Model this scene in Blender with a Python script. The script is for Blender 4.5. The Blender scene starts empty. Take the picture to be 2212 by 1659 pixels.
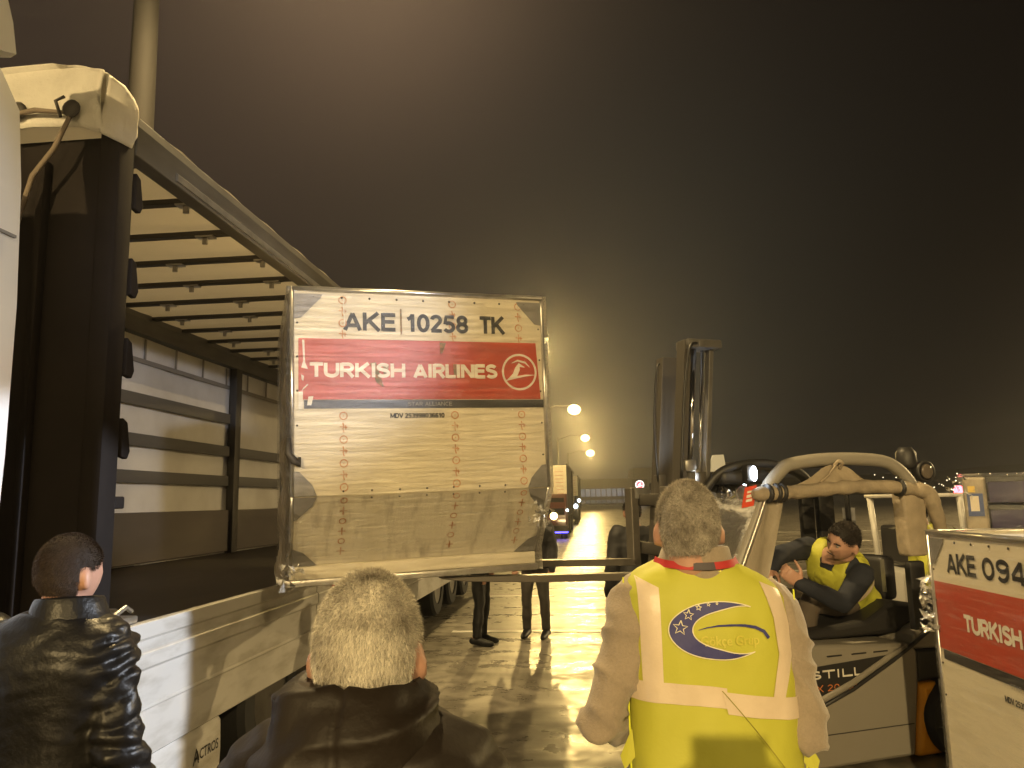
import bpy, bmesh, math, random
from mathutils import Vector as V, Matrix as M, noise as NZ
import numpy as np
random.seed(7)
C = bpy.context.scene.collection
R = math.radians
SC = bpy.context.scene

# ------------------------------------------------------------------ camera, sky, exposure
CAM_H = 1.78
def setup_camera():
    pitch, roll, yaw = R(8.63), R(1.2), R(5.72)
    fw = V((-math.sin(yaw)*math.cos(pitch), math.cos(yaw)*math.cos(pitch), math.sin(pitch)))
    r0 = V((math.cos(yaw), math.sin(yaw), 0)); u0 = r0.cross(fw)
    r = r0*math.cos(roll) - u0*math.sin(roll); u = u0*math.cos(roll) + r0*math.sin(roll)
    cam = bpy.data.cameras.new('camera'); o = bpy.data.objects.new('camera', cam); C.objects.link(o)
    o.matrix_world = M(((r.x, u.x, -fw.x, 0), (r.y, u.y, -fw.y, 0), (r.z, u.z, -fw.z, CAM_H), (0, 0, 0, 1)))
    cam.sensor_width = 36; cam.lens = 1661/2212*36; cam.clip_start = 0.05; cam.clip_end = 3000
    SC.camera = o
setup_camera()
SC.view_settings.view_transform = 'Standard'; SC.view_settings.look = 'None'
SC.view_settings.exposure = 0; SC.view_settings.gamma = 1
SC.cycles.use_denoising = True
SC.cycles.max_bounces = 8; SC.cycles.transparent_max_bounces = 16
SC.cycles.sample_clamp_indirect = 6

def setup_world():
    w = bpy.data.worlds.new('World'); SC.world = w; w.use_nodes = True
    nt = w.node_tree; nt.nodes.clear(); N = nt.nodes.new; L = nt.links.new
    out = N('ShaderNodeOutputWorld'); bg = N('ShaderNodeBackground'); bg.inputs[1].default_value = 1
    tc = N('ShaderNodeTexCoord')
    def lobe(d, power):          # broad glow of the lit night air round one compass direction
        d = V(d).normalized()
        dot = N('ShaderNodeVectorMath'); dot.operation = 'DOT_PRODUCT'; dot.inputs[1].default_value = d
        L(tc.outputs['Generated'], dot.inputs[0])
        mx = N('ShaderNodeMath'); mx.operation = 'MAXIMUM'; mx.inputs[1].default_value = 0; L(dot.outputs['Value'], mx.inputs[0])
        pw = N('ShaderNodeMath'); pw.operation = 'POWER'; pw.inputs[1].default_value = power; L(mx.outputs[0], pw.inputs[0])
        return pw.outputs[0]
    acc = None
    for d, p, col in (((-.30, 1, .82), 60, (.11, .068, .040)), ((-.40, 1, .60), 9, (.019, .0125, .0078)), ((.03, 1, .28), 22, (.010, .0122, .0105)),
                      ((-.9, .75, .5), 6, (.022, .0145, .0095)), ((.02, 1, .02), 50, (.010, .0125, .0135))):
        f = lobe(d, p)
        mul = N('ShaderNodeVectorMath'); mul.operation = 'SCALE'; mul.inputs[0].default_value = col; L(f, mul.inputs['Scale'])
        if acc is None:
            add = N('ShaderNodeVectorMath'); add.operation = 'ADD'; add.inputs[0].default_value = (.0042, .0029, .0024); L(mul.outputs[0], add.inputs[1])
        else:
            add = N('ShaderNodeVectorMath'); add.operation = 'ADD'; L(acc, add.inputs[0]); L(mul.outputs[0], add.inputs[1])
        acc = add.outputs[0]
    L(acc, bg.inputs[0]); L(bg.outputs[0], out.inputs[0])
setup_world()

# unseen flood lamps off to the right: truck side patch, far wall, cab
def spot(name, loc, aim, power, col, half, blend=.15, radius=.08, parent=None):
    l = bpy.data.lights.new(name, 'SPOT'); l.energy = power; l.color = col; l.spot_size = R(half*2); l.spot_blend = blend; l.shadow_soft_size = radius
    o = bpy.data.objects.new(name, l); C.objects.link(o)
    o.location = loc; o.rotation_euler = (V(aim)-V(loc)).to_track_quat('-Z', 'Y').to_euler()
    if parent:
        o.parent = parent
    return o
spot('unseen_flood_light', (8, 4.3, 3.4), (-2.27, 2.84, .80), 5600, (.84, .90, 1), 7.8, .10, .06)  # lamp itself unseen, inferred from the round white patch on the truck side
spot('unseen_flood_light', (6, -5.9, 4.0), (-4.7, 8.0, 2.55), 3600, (.90, .92, 1), 5.0, .5, .2)  # narrow spot added to brighten the trailer's far wall
spot('unseen_flood_light', (8, 4.0, 3.7), (-2.27, 1.9, 2.6), 1000, (.80, .87, 1), 6.2, .5, .06)  # narrow spot added to brighten the upper cab
SODIUM = (1, .72, .325)

# ------------------------------------------------------------------ materials
def mat(name, col, rough=.5, metal=0., n=None, bump=None, coat=0., spec=None, trans=0., rough_n=None, stretch=(1, 1, 1), sheen=0.):
    """n = (scale, amount, second colour[, sharp]), bump = (scale, strength[, distance])"""
    m = bpy.data.materials.new(name); m.use_nodes = True; nt = m.node_tree; b = nt.nodes['Principled BSDF']
    N = nt.nodes.new; L = nt.links.new
    b.inputs['Base Color'].default_value = (*col, 1); b.inputs['Roughness'].default_value = rough; b.inputs['Metallic'].default_value = metal
    if coat: b.inputs['Coat Weight'].default_value = coat; b.inputs['Coat Roughness'].default_value = .12
    if spec is not None: b.inputs['Specular IOR Level'].default_value = spec
    if sheen: b.inputs['Sheen Weight'].default_value = sheen
    tc = N('ShaderNodeTexCoord'); mp = N('ShaderNodeMapping'); mp.inputs['Scale'].default_value = stretch; L(tc.outputs['Object'], mp.inputs[0])
    def noise(scale, detail=6, r=.6):
        t = N('ShaderNodeTexNoise'); t.inputs['Scale'].default_value = scale; t.inputs['Detail'].default_value = detail; t.inputs['Roughness'].default_value = r
        L(mp.outputs[0], t.inputs['Vector']); return t.outputs['Fac']
    if n:
        f = noise(n[0]); ra = N('ShaderNodeMapRange'); lo = n[3] if len(n) > 3 else .35
        ra.inputs['From Min'].default_value = lo; ra.inputs['From Max'].default_value = lo+.3; ra.inputs['To Max'].default_value = n[1]; L(f, ra.inputs[0])
        mx = N('ShaderNodeMix'); mx.data_type = 'RGBA'; mx.inputs['A'].default_value = (*col, 1); mx.inputs['B'].default_value = (*n[2], 1)
        L(ra.outputs[0], mx.inputs['Factor']); L(mx.outputs['Result'], b.inputs['Base Color'])
    if rough_n:
        f = noise(rough_n[0]); ra = N('ShaderNodeMapRange'); ra.inputs['From Min'].default_value = .35; ra.inputs['From Max'].default_value = .65
        ra.inputs['To Min'].default_value = rough_n[1]; ra.inputs['To Max'].default_value = rough_n[2]; L(f, ra.inputs[0]); L(ra.outputs[0], b.inputs['Roughness'])
    if bump:
        bp = N('ShaderNodeBump'); bp.inputs['Strength'].default_value = bump[1]; bp.inputs['Distance'].default_value = bump[2] if len(bump) > 2 else .01
        L(noise(bump[0], 5), bp.inputs['Height']); L(bp.outputs[0], b.inputs['Normal'])
        if coat: L(bp.outputs[0], b.inputs['Coat Normal'])
    if trans:
        tr = N('ShaderNodeBsdfTranslucent'); tr.inputs[0].default_value = (*col, 1); ms = N('ShaderNodeMixShader'); ms.inputs[0].default_value = trans
        o = nt.nodes['Material Output']; L(b.outputs[0], ms.inputs[1]); L(tr.outputs[0], ms.inputs[2]); L(ms.outputs[0], o.inputs[0])
    return m
def emit(name, col, s):
    m = bpy.data.materials.new(name); m.use_nodes = True; nt = m.node_tree; nt.nodes.clear()
    e = nt.nodes.new('ShaderNodeEmission'); e.inputs[0].default_value = (*col, 1); e.inputs[1].default_value = s
    o = nt.nodes.new('ShaderNodeOutputMaterial'); nt.links.new(e.outputs[0], o.inputs[0]); return m
def film(name, amount=.5, scale=9., stretch=(.35, 1, 3), tint=(1, 1, 1), haze=.03, strength=.5, base=.05):
    """clear stretch wrap: mostly see-through, glossy creases"""
    m = bpy.data.materials.new(name); m.use_nodes = True; nt = m.node_tree; nt.nodes.clear(); N = nt.nodes.new; L = nt.links.new
    o = N('ShaderNodeOutputMaterial'); t = N('ShaderNodeBsdfTransparent'); t.inputs[0].default_value = (*tint, 1)
    g = N('ShaderNodeBsdfGlossy'); g.inputs['Roughness'].default_value = .13; g.inputs['Color'].default_value = (1, 1, 1, 1)
    d = N('ShaderNodeBsdfDiffuse'); d.inputs[0].default_value = (.8, .8, .8, 1)
    tc = N('ShaderNodeTexCoord'); mp = N('ShaderNodeMapping'); mp.inputs['Scale'].default_value = stretch; L(tc.outputs['Object'], mp.inputs[0])
    nz = N('ShaderNodeTexNoise'); nz.inputs['Scale'].default_value = scale; nz.inputs['Detail'].default_value = 7; nz.inputs['Roughness'].default_value = .62; nz.inputs['Distortion'].default_value = .7; L(mp.outputs[0], nz.inputs['Vector'])
    bp = N('ShaderNodeBump'); bp.inputs['Strength'].default_value = strength; bp.inputs['Distance'].default_value = .02; L(nz.outputs['Fac'], bp.inputs['Height'])
    L(bp.outputs[0], g.inputs['Normal'])
    fr = N('ShaderNodeFresnel'); fr.inputs['IOR'].default_value = 1.4; L(bp.outputs[0], fr.inputs['Normal'])
    mu = N('ShaderNodeMath'); mu.operation = 'MULTIPLY_ADD'; mu.inputs[1].default_value = amount; mu.inputs[2].default_value = base; L(fr.outputs[0], mu.inputs[0])
    hz = N('ShaderNodeMapRange'); hz.inputs['From Min'].default_value = .50; hz.inputs['From Max'].default_value = .72; hz.inputs['To Min'].default_value = haze*.4; hz.inputs['To Max'].default_value = haze*6; L(nz.outputs['Fac'], hz.inputs[0])
    m1 = N('ShaderNodeMixShader'); L(hz.outputs[0], m1.inputs[0]); L(t.outputs[0], m1.inputs[1]); L(d.outputs[0], m1.inputs[2])
    m2 = N('ShaderNodeMixShader'); L(mu.outputs[0], m2.inputs[0]); L(m1.outputs[0], m2.inputs[1]); L(g.outputs[0], m2.inputs[2]); L(m2.outputs[0], o.inputs[0])
    return m
def hair_mat(name, a, b_, scale=14, rough=.6):
    m = mat(name, a, rough, n=(scale, .9, b_, .42), spec=.25); nt = m.node_tree; b = nt.nodes['Principled BSDF']
    src = b.inputs['Base Color'].links[0].from_socket; g = nt.nodes.new('ShaderNodeNewGeometry'); hv = nt.nodes.new('ShaderNodeHueSaturation')
    r = nt.nodes.new('ShaderNodeMapRange'); r.inputs['To Min'].default_value = .55; r.inputs['To Max'].default_value = 1.3
    nt.links.new(g.outputs['Random Per Island'], r.inputs[0]); nt.links.new(r.outputs[0], hv.inputs['Value']); nt.links.new(src, hv.inputs['Color']); nt.links.new(hv.outputs[0], b.inputs['Base Color'])
    return m
def island_mat(name, cols, rough=.55):
    m = bpy.data.materials.new(name); m.use_nodes = True; nt = m.node_tree; b = nt.nodes['Principled BSDF']
    g = nt.nodes.new('ShaderNodeNewGeometry'); r = nt.nodes.new('ShaderNodeValToRGB')
    el = r.color_ramp.elements
    for i, c in enumerate(cols):
        e = el[i] if i < 2 else el.new(i/(len(cols)-1))
        e.position = i/(len(cols)-1); e.color = (*c, 1)
    nt.links.new(g.outputs['Random Per Island'], r.inputs[0]); nt.links.new(r.outputs[0], b.inputs['Base Color']); b.inputs['Roughness'].default_value = rough
    return m

def ground_mat():
    m = bpy.data.materials.new('wet_concrete'); m.use_nodes = True; nt = m.node_tree; b = nt.nodes['Principled BSDF']; N = nt.nodes.new; L = nt.links.new
    tc = N('ShaderNodeTexCoord')
    def nz(scale, stretch, detail=6, rough=.6):
        mp = N('ShaderNodeMapping'); mp.inputs['Scale'].default_value = stretch; L(tc.outputs['Object'], mp.inputs[0])
        t = N('ShaderNodeTexNoise'); t.inputs['Scale'].default_value = scale; t.inputs['Detail'].default_value = detail; t.inputs['Roughness'].default_value = rough; L(mp.outputs[0], t.inputs['Vector']); return t.outputs['Fac']
    def rng(f, a, b_, c, d):
        r = N('ShaderNodeMapRange'); r.inputs['From Min'].default_value = a; r.inputs['From Max'].default_value = b_; r.inputs['To Min'].default_value = c; r.inputs['To Max'].default_value = d; L(f, r.inputs[0]); return r.outputs[0]
    def mix(f, a, bb):
        x = N('ShaderNodeMix'); x.data_type = 'RGBA'
        for k, v in (('A', a), ('B', bb)):
            if isinstance(v, tuple): x.inputs[k].default_value = (*v, 1)
            else: L(v, x.inputs[k])
        L(f, x.inputs['Factor']); return x.outputs['Result']
    blot = nz(.7, (1, 1, 1)); fine = nz(5, (1, 1, 1), 8); streak = nz(1.0, (.10, 1.9, 1), 3, .55); grit = nz(60, (1, 1, 1), 4)
    def ma_(a, b_):
        x = N('ShaderNodeMath'); x.operation = 'MULTIPLY'; L(a, x.inputs[0]); L(b_, x.inputs[1]); return x.outputs[0]
    c = mix(rng(blot, .38, .62, 0, 1), (.095, .084, .066), (.155, .14, .113))
    c = mix(ma_(rng(fine, .44, .60, 0, .9), rng(blot, .44, .60, .25, 1)), c, (.29, .265, .22))
    c = mix(rng(grit, .6, .72, 0, .4), c, (.36, .34, .30))
    c = mix(rng(streak, .52, .70, 0, .4), c, (.075, .066, .055))
    L(c, b.inputs['Base Color'])
    wet = N('ShaderNodeMath'); wet.operation = 'MULTIPLY_ADD'; L(streak, wet.inputs[0]); wet.inputs[1].default_value = .6; L(rng(fine, .3, .7, -.1, .2), wet.inputs[2])
    L(rng(wet.outputs[0], .24, .50, .25, .53), b.inputs['Roughness'])
    sx = N('ShaderNodeSeparateXYZ'); L(tc.outputs['Object'], sx.inputs[0])
    def ma(op, a, b=None, c=None):
        x = N('ShaderNodeMath'); x.operation = op
        for i, v in enumerate((a, b, c)):
            if v is None: continue
            if isinstance(v, (int, float)): x.inputs[i].default_value = v
            else: L(v, x.inputs[i])
        return x.outputs[0]
    wob = nz(.5, (.35, .6, 1), 3, .5)
    ridge = ma('POWER', ma('ABSOLUTE', ma('SINE', ma('MULTIPLY_ADD', sx.outputs['Y'], 2.35, ma('MULTIPLY', wob, 1.6)))), 26)
    ridge2 = ma('POWER', ma('ABSOLUTE', ma('SINE', ma('MULTIPLY_ADD', sx.outputs['Y'], 5.3, ma('MULTIPLY', wob, 3.4)))), 14)
    patchy = rng(nz(.55, (.5, 1, 1), 4), .40, .62, .12, 1)
    ridge = ma('MULTIPLY', ridge, patchy); ridge2 = ma('MULTIPLY', ridge2, rng(fine, .4, .6, 0, 1))
    hgt0 = ma('MULTIPLY_ADD', streak, .45, ma('MULTIPLY_ADD', ridge, .34, ma('MULTIPLY', ridge2, .12)))
    hgt = N('ShaderNodeMath'); hgt.operation = 'MULTIPLY_ADD'; L(hgt0, hgt.inputs[0]); hgt.inputs[1].default_value = 1.0; L(rng(grit, 0, 1, 0, .03), hgt.inputs[2])
    bp = N('ShaderNodeBump'); bp.inputs['Strength'].default_value = .30; bp.inputs['Distance'].default_value = .06; L(hgt.outputs[0], bp.inputs['Height']); L(bp.outputs[0], b.inputs['Normal'])
    return m

W = dict(
 ground=ground_mat(),
 line=mat('worn_white_paint', (.80, .78, .70), .38, n=(6, .7, (.32, .29, .24), .52)),
 black=mat('black_metal', (.012, .012, .013), .45, .2),
 frontwall=mat('black_front_wall', (.014, .011, .010), .75, n=(2.2, .6, (.024, .019, .017)), spec=.15),
 rail=mat('grey_aluminium_rail', (.11, .105, .10), .5, .3, n=(5, .7, (.05, .045, .04)), stretch=(1, .3, 1)),
 bow=mat('dark_bow', (.055, .049, .043), .6, .2),
 tarp=mat('white_tarp', (.72, .69, .62), .55, n=(4, .5, (.42, .39, .34), .45), bump=(11, .55, .03), trans=.12),
 roof=mat('roof_tarp', (.68, .63, .55), .6, n=(1.4, .35, (.5, .46, .38)), bump=(2, .2, .02), trans=.085),
 curtain=mat('white_curtain', (.66, .64, .62), .6, n=(1.1, .6, (.44, .41, .38)), bump=(2.2, .25, .02)),
 plank=mat('grey_slat', (.10, .095, .095), .6, n=(3, .5, (.05, .05, .05)), stretch=(1, .2, 1)),
 panel=mat('white_side_panel', (.56, .545, .515), .45, n=(4, .85, (.27, .245, .20), .48), stretch=(1, .5, 2), bump=(9, .08, .01)),
 floor=mat('dark_floor', (.05, .038, .032), .6, n=(6, .5, (.02, .017, .015)), stretch=(1, .2, 1)),
 cab=mat('white_cab_paint', (.72, .73, .75), .3, coat=.4),
 tyre=mat('tyre_rubber', (.018, .018, .019), .7, bump=(30, .2, .01)),
 steel=mat('steel', (.42, .41, .40), .35, .8, n=(8, .5, (.2, .19, .18))),
 chrome=mat('chrome', (.75, .75, .76), .08, 1.),
 alu=mat('aluminium_edge', (.62, .60, .57), .28, .85, n=(14, .5, (.35, .33, .3)), bump=(25, .15, .01)),
 skin=mat('skin', (.44, .25, .18), .5, n=(30, .35, (.36, .18, .13)), bump=(60, .08, .004)),
 red=mat('red_band', (.46, .058, .026), .38, n=(7, .5, (.36, .062, .034)), stretch=(.4, 1, 3)),
 blackband=mat('black_band', (.02, .02, .022), .35, n=(9, .4, (.07, .065, .06)), stretch=(.3, 1, 3)),
 letter_w=mat('cream_letters', (.72, .69, .62), .45),
 letter_k=mat('black_letters', (.014, .014, .015), .45),
 mark=mat('orange_marks', (.50, .23, .10), .6, n=(30, .7, (.68, .6, .5), .42)),
 pole=mat('galvanised_pole', (.022, .019, .016), .8),
 gusset=mat('grey_gusset', (.26, .25, .24), .5, .3, n=(12, .5, (.17, .16, .15))),
)
W['cont'] = mat('container_panel', (.66, .605, .48), .45, n=(5, .55, (.47, .415, .30), .49), stretch=(.5, 1, 3.2), bump=(6, .12, .01))
W['film_c'] = film('stretch_wrap_fine', .32, 7, (.45, 1, 6), haze=.02, strength=1.2, base=.012)
W['film'] = film('stretch_wrap', .75, 7, (.45, 1, 6), haze=.015, strength=1.2, base=.028)

# ------------------------------------------------------------------ mesh builder
class MB:
    def __init__(s): s.v = []; s.f = []; s.m = []
    def cut(s): s.m.append((len(s.v), len(s.f))); return s       # the next shape is an object of its own
    def add(s, vs, fs, T=None):
        o = len(s.v)
        for p in vs:
            p = V(p); s.v.append(T @ p if T is not None else p)
        s.f += [[i+o for i in f] for f in fs]; return s
    def box(s, a, b, T=None):
        (x0, y0, z0), (x1, y1, z1) = a, b
        return s.add([(x0,y0,z0),(x1,y0,z0),(x1,y1,z0),(x0,y1,z0),(x0,y0,z1),(x1,y0,z1),(x1,y1,z1),(x0,y1,z1)],
                     [(3,2,1,0),(4,5,6,7),(0,1,5,4),(1,2,6,5),(2,3,7,6),(3,0,4,7)], T)
    def rbox(s, a, b, r=.01, T=None, seg=2):
        bm = bmesh.new(); bmesh.ops.create_cube(bm, size=1)
        for v in bm.verts: v.co = V([(a[i]+b[i])/2 + v.co[i]*(b[i]-a[i]) for i in range(3)])
        bmesh.ops.bevel(bm, geom=bm.edges[:], offset=r, segments=seg, affect='EDGES', profile=.5)
        bm.verts.index_update(); s.add([v.co.copy() for v in bm.verts], [[v.index for v in f.verts] for f in bm.faces], T); bm.free(); return s
    def prism(s, pts, vec, T=None):
        n = len(pts); vec = V(vec); a = [V(p) for p in pts]
        return s.add(a+[p+vec for p in a], [list(range(n))[::-1], list(range(n, 2*n))]+[[i, (i+1) % n, n+(i+1) % n, n+i] for i in range(n)], T)
    def loft(s, rings, cap=True, T=None):
        n = len(rings[0]); vs = [p for r in rings for p in r]; fs = []
        for k in range(len(rings)-1):
            for i in range(n): fs.append([k*n+i, k*n+(i+1) % n, (k+1)*n+(i+1) % n, (k+1)*n+i])
        if cap: fs.append(list(range(n))[::-1]); fs.append([(len(rings)-1)*n+i for i in range(n)])
        return s.add(vs, fs, T)
    def tube(s, pts, r, seg=12, round_end=False, flat=1., upv=None, T=None):
        pts = [V(p) for p in pts]; rs = list(r) if hasattr(r, '__len__') else [r]*len(pts)
        if round_end:
            d0 = (pts[0]-pts[1]).normalized(); d1 = (pts[-1]-pts[-2]).normalized()
            a, b, ra, rb = pts[0], pts[-1], rs[0], rs[-1]
            pts = [a+d0*ra*.95, a+d0*ra*.75]+pts+[b+d1*rb*.75, b+d1*rb*.95]; rs = [ra*.3, ra*.68]+rs+[rb*.68, rb*.3]
        rings = []; u = None
        for i, p in enumerate(pts):
            t = (pts[min(i+1, len(pts)-1)]-pts[max(i-1, 0)]).normalized()
            if u is None:
                u = V(upv) if upv else (V((0, 0, 1)) if abs(t.z) < .9 else V((0, 1, 0)))
            u = (u - t*u.dot(t)).normalized(); w = t.cross(u)
            rings.append([p + (u*math.cos(2*math.pi*k/seg)*flat + w*math.sin(2*math.pi*k/seg))*rs[i] for k in range(seg)])
        return s.loft(rings, True, T)
    def lathe(s, prof, c=(0,0,0), ax='z', seg=32, T=None):
        c = V(c); rings = []
        for r, h in prof:
            ring = []
            for k in range(seg):
                a = 2*math.pi*k/seg; x, y = r*math.cos(a), r*math.sin(a)
                ring.append(c+V({'z': (x, y, h), 'x': (h, x, y), 'y': (y, h, x)}[ax]))
            rings.append(ring)
        return s.loft(rings, True, T)
    def ball(s, c, r, seg=16, T=None):
        r = r if hasattr(r, '__len__') else (r, r, r); c = V(c); rings = []; k = seg//2
        for i in range(k+1):
            a = math.pi*min(max(i/k, .02), .98); 
            rings.append([c+V((r[0]*math.sin(a)*math.cos(2*math.pi*j/seg), r[1]*math.sin(a)*math.sin(2*math.pi*j/seg), -r[2]*math.cos(a))) for j in range(seg)])
        return s.loft(rings, True, T)
    def mesh(s, name):
        me = bpy.data.meshes.new(name); me.from_pydata([tuple(p) for p in s.v], [], s.f)
        bm = bmesh.new(); bm.from_mesh(me); bmesh.ops.recalc_face_normals(bm, faces=bm.faces); bm.to_mesh(me); bm.free(); return me
    def build(s, name, m, parent=None, smooth=False, angle=None, bevel=0, label=None, subsurf=0):
        if s.m:
            ends = s.m+[(len(s.v), len(s.f))]; a = (0, 0); o = None
            for e in ends:
                if e[0] > a[0]:
                    q = MB(); q.v = s.v[a[0]:e[0]]; q.f = [[i-a[0] for i in f] for f in s.f[a[1]:e[1]]]
                    o = q.build(name, m, parent, smooth, angle, bevel, label, subsurf)
                a = e
            return o
        me = s.mesh(name)
        return link(name, me, m, parent, smooth, angle, bevel, label, subsurf)
def link(name, me, m, parent=None, smooth=False, angle=None, bevel=0, label=None, subsurf=0):
    o = bpy.data.objects.new(name, me); C.objects.link(o); me.materials.append(W[m] if isinstance(m, str) else m)
    if smooth or angle is not None:
        me.polygons.foreach_set('use_smooth', [True]*len(me.polygons))
        if angle is not None: me.set_sharp_from_angle(angle=R(angle))
    if bevel:
        b = o.modifiers.new('bevel', 'BEVEL'); b.width = bevel; b.segments = 2; b.limit_method = 'ANGLE'; b.angle_limit = R(40)
    if subsurf:
        b = o.modifiers.new('sub', 'SUBSURF'); b.levels = subsurf; b.render_levels = subsurf
    if parent: o.parent = parent
    if label: o['label'] = label
    return o
def thing(name, label, cat, loc=(0,0,0), rot=(0,0,0), group=None):
    o = bpy.data.objects.new(name, None); C.objects.link(o); o.empty_display_size = .2
    o.location = loc; o.rotation_euler = rot; return tag(o, label, cat, group)
def tag(o, label, cat, group=None):
    o['label'] = label; o['category'] = cat
    if group: o['group'] = group
    return o
def struct(name, mb, m, **k):
    o = mb.build(name, m, **k); o['kind'] = 'structure'; return o
def remesh(mb, voxel, smooth=3):
    me = mb.mesh('tmp'); o = bpy.data.objects.new('tmp', me); C.objects.link(o)
    a = o.modifiers.new('r', 'REMESH'); a.mode = 'VOXEL'; a.voxel_size = voxel
    if smooth:
        b = o.modifiers.new('s', 'SMOOTH'); b.iterations = smooth; b.factor = .5
    dg = bpy.context.evaluated_depsgraph_get(); r = bpy.data.meshes.new_from_object(o.evaluated_get(dg))
    bpy.data.objects.remove(o); bpy.data.meshes.remove(me); r.materials.clear(); return r
def displace(me, fn):
    n = len(me.vertices); co = np.empty(n*3); me.vertices.foreach_get('co', co); no = np.empty(n*3); me.vertex_normals.foreach_get('vector', no) if hasattr(me.vertex_normals, 'foreach_get') else None
    co = co.reshape(-1, 3); no = no.reshape(-1, 3); d = np.array([fn(V(c)) for c in co]); me.vertices.foreach_set('co', (co+no*d[:, None]).ravel()); me.update()
def text_pts(s, cap, width=None, bold=0., depth=0.):
    """flat letters in the xy plane, left-bottom at the origin, given cap height and width"""
    cu = bpy.data.curves.new('t', 'FONT'); cu.body = s; cu.size = 1; cu.offset = bold; cu.resolution_u = 4; cu.extrude = depth
    o = bpy.data.objects.new('t', cu); C.objects.link(o); dg = bpy.context.evaluated_depsgraph_get(); dg.update()
    me = bpy.data.meshes.new_from_object(o.evaluated_get(dg)); v = [p.co.copy() for p in me.vertices]; f = [list(p.vertices) for p in me.polygons]
    bpy.data.objects.remove(o); bpy.data.curves.remove(cu); bpy.data.meshes.remove(me)
    x0 = min(p.x for p in v); x1 = max(p.x for p in v); y0 = min(p.y for p in v); y1 = max(p.y for p in v)
    sy = cap/.70 if width is None else cap/(y1-y0); sx = sy if width is None else width/(x1-x0)
    return [V(((p.x-x0)*sx, (p.y-y0)*sy, p.z)) for p in v], f
def put_text(mb, s, x, z, cap, width=None, bold=.012, y=-.003, T=None):
    v, f = text_pts(s, cap, width, bold); return mb.add([(p.x+x, y, p.y+z) for p in v], f, T)
def band(mb, pts, halfw, y=-.003):
    """flat ribbon in the xz plane"""
    vs = []; fs = []
    for i, p in enumerate(pts):
        a = V((*pts[max(i-1, 0)], 0)); b = V((*pts[min(i+1, len(pts)-1)], 0)); t = (b-a).normalized(); w = halfw[i] if hasattr(halfw, '__len__') else halfw
        vs += [(p[0]-t.y*w, y, p[1]+t.x*w), (p[0]+t.y*w, y, p[1]-t.x*w)]
    for i in range(len(pts)-1): fs.append([2*i, 2*i+1, 2*i+3, 2*i+2])
    mb.add(vs, fs)
def arc(cx, cz, rx, rz, a0, a1, n=24):
    return [(cx+rx*math.cos(R(a0+(a1-a0)*i/n)), cz+rz*math.sin(R(a0+(a1-a0)*i/n))) for i in range(n+1)]

def _arc(cx, cy, rx, ry, a0, a1, n=14): return [(cx+rx*math.cos(R(a0+(a1-a0)*i/n)), cy+ry*math.sin(R(a0+(a1-a0)*i/n))) for i in range(n+1)]
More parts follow.
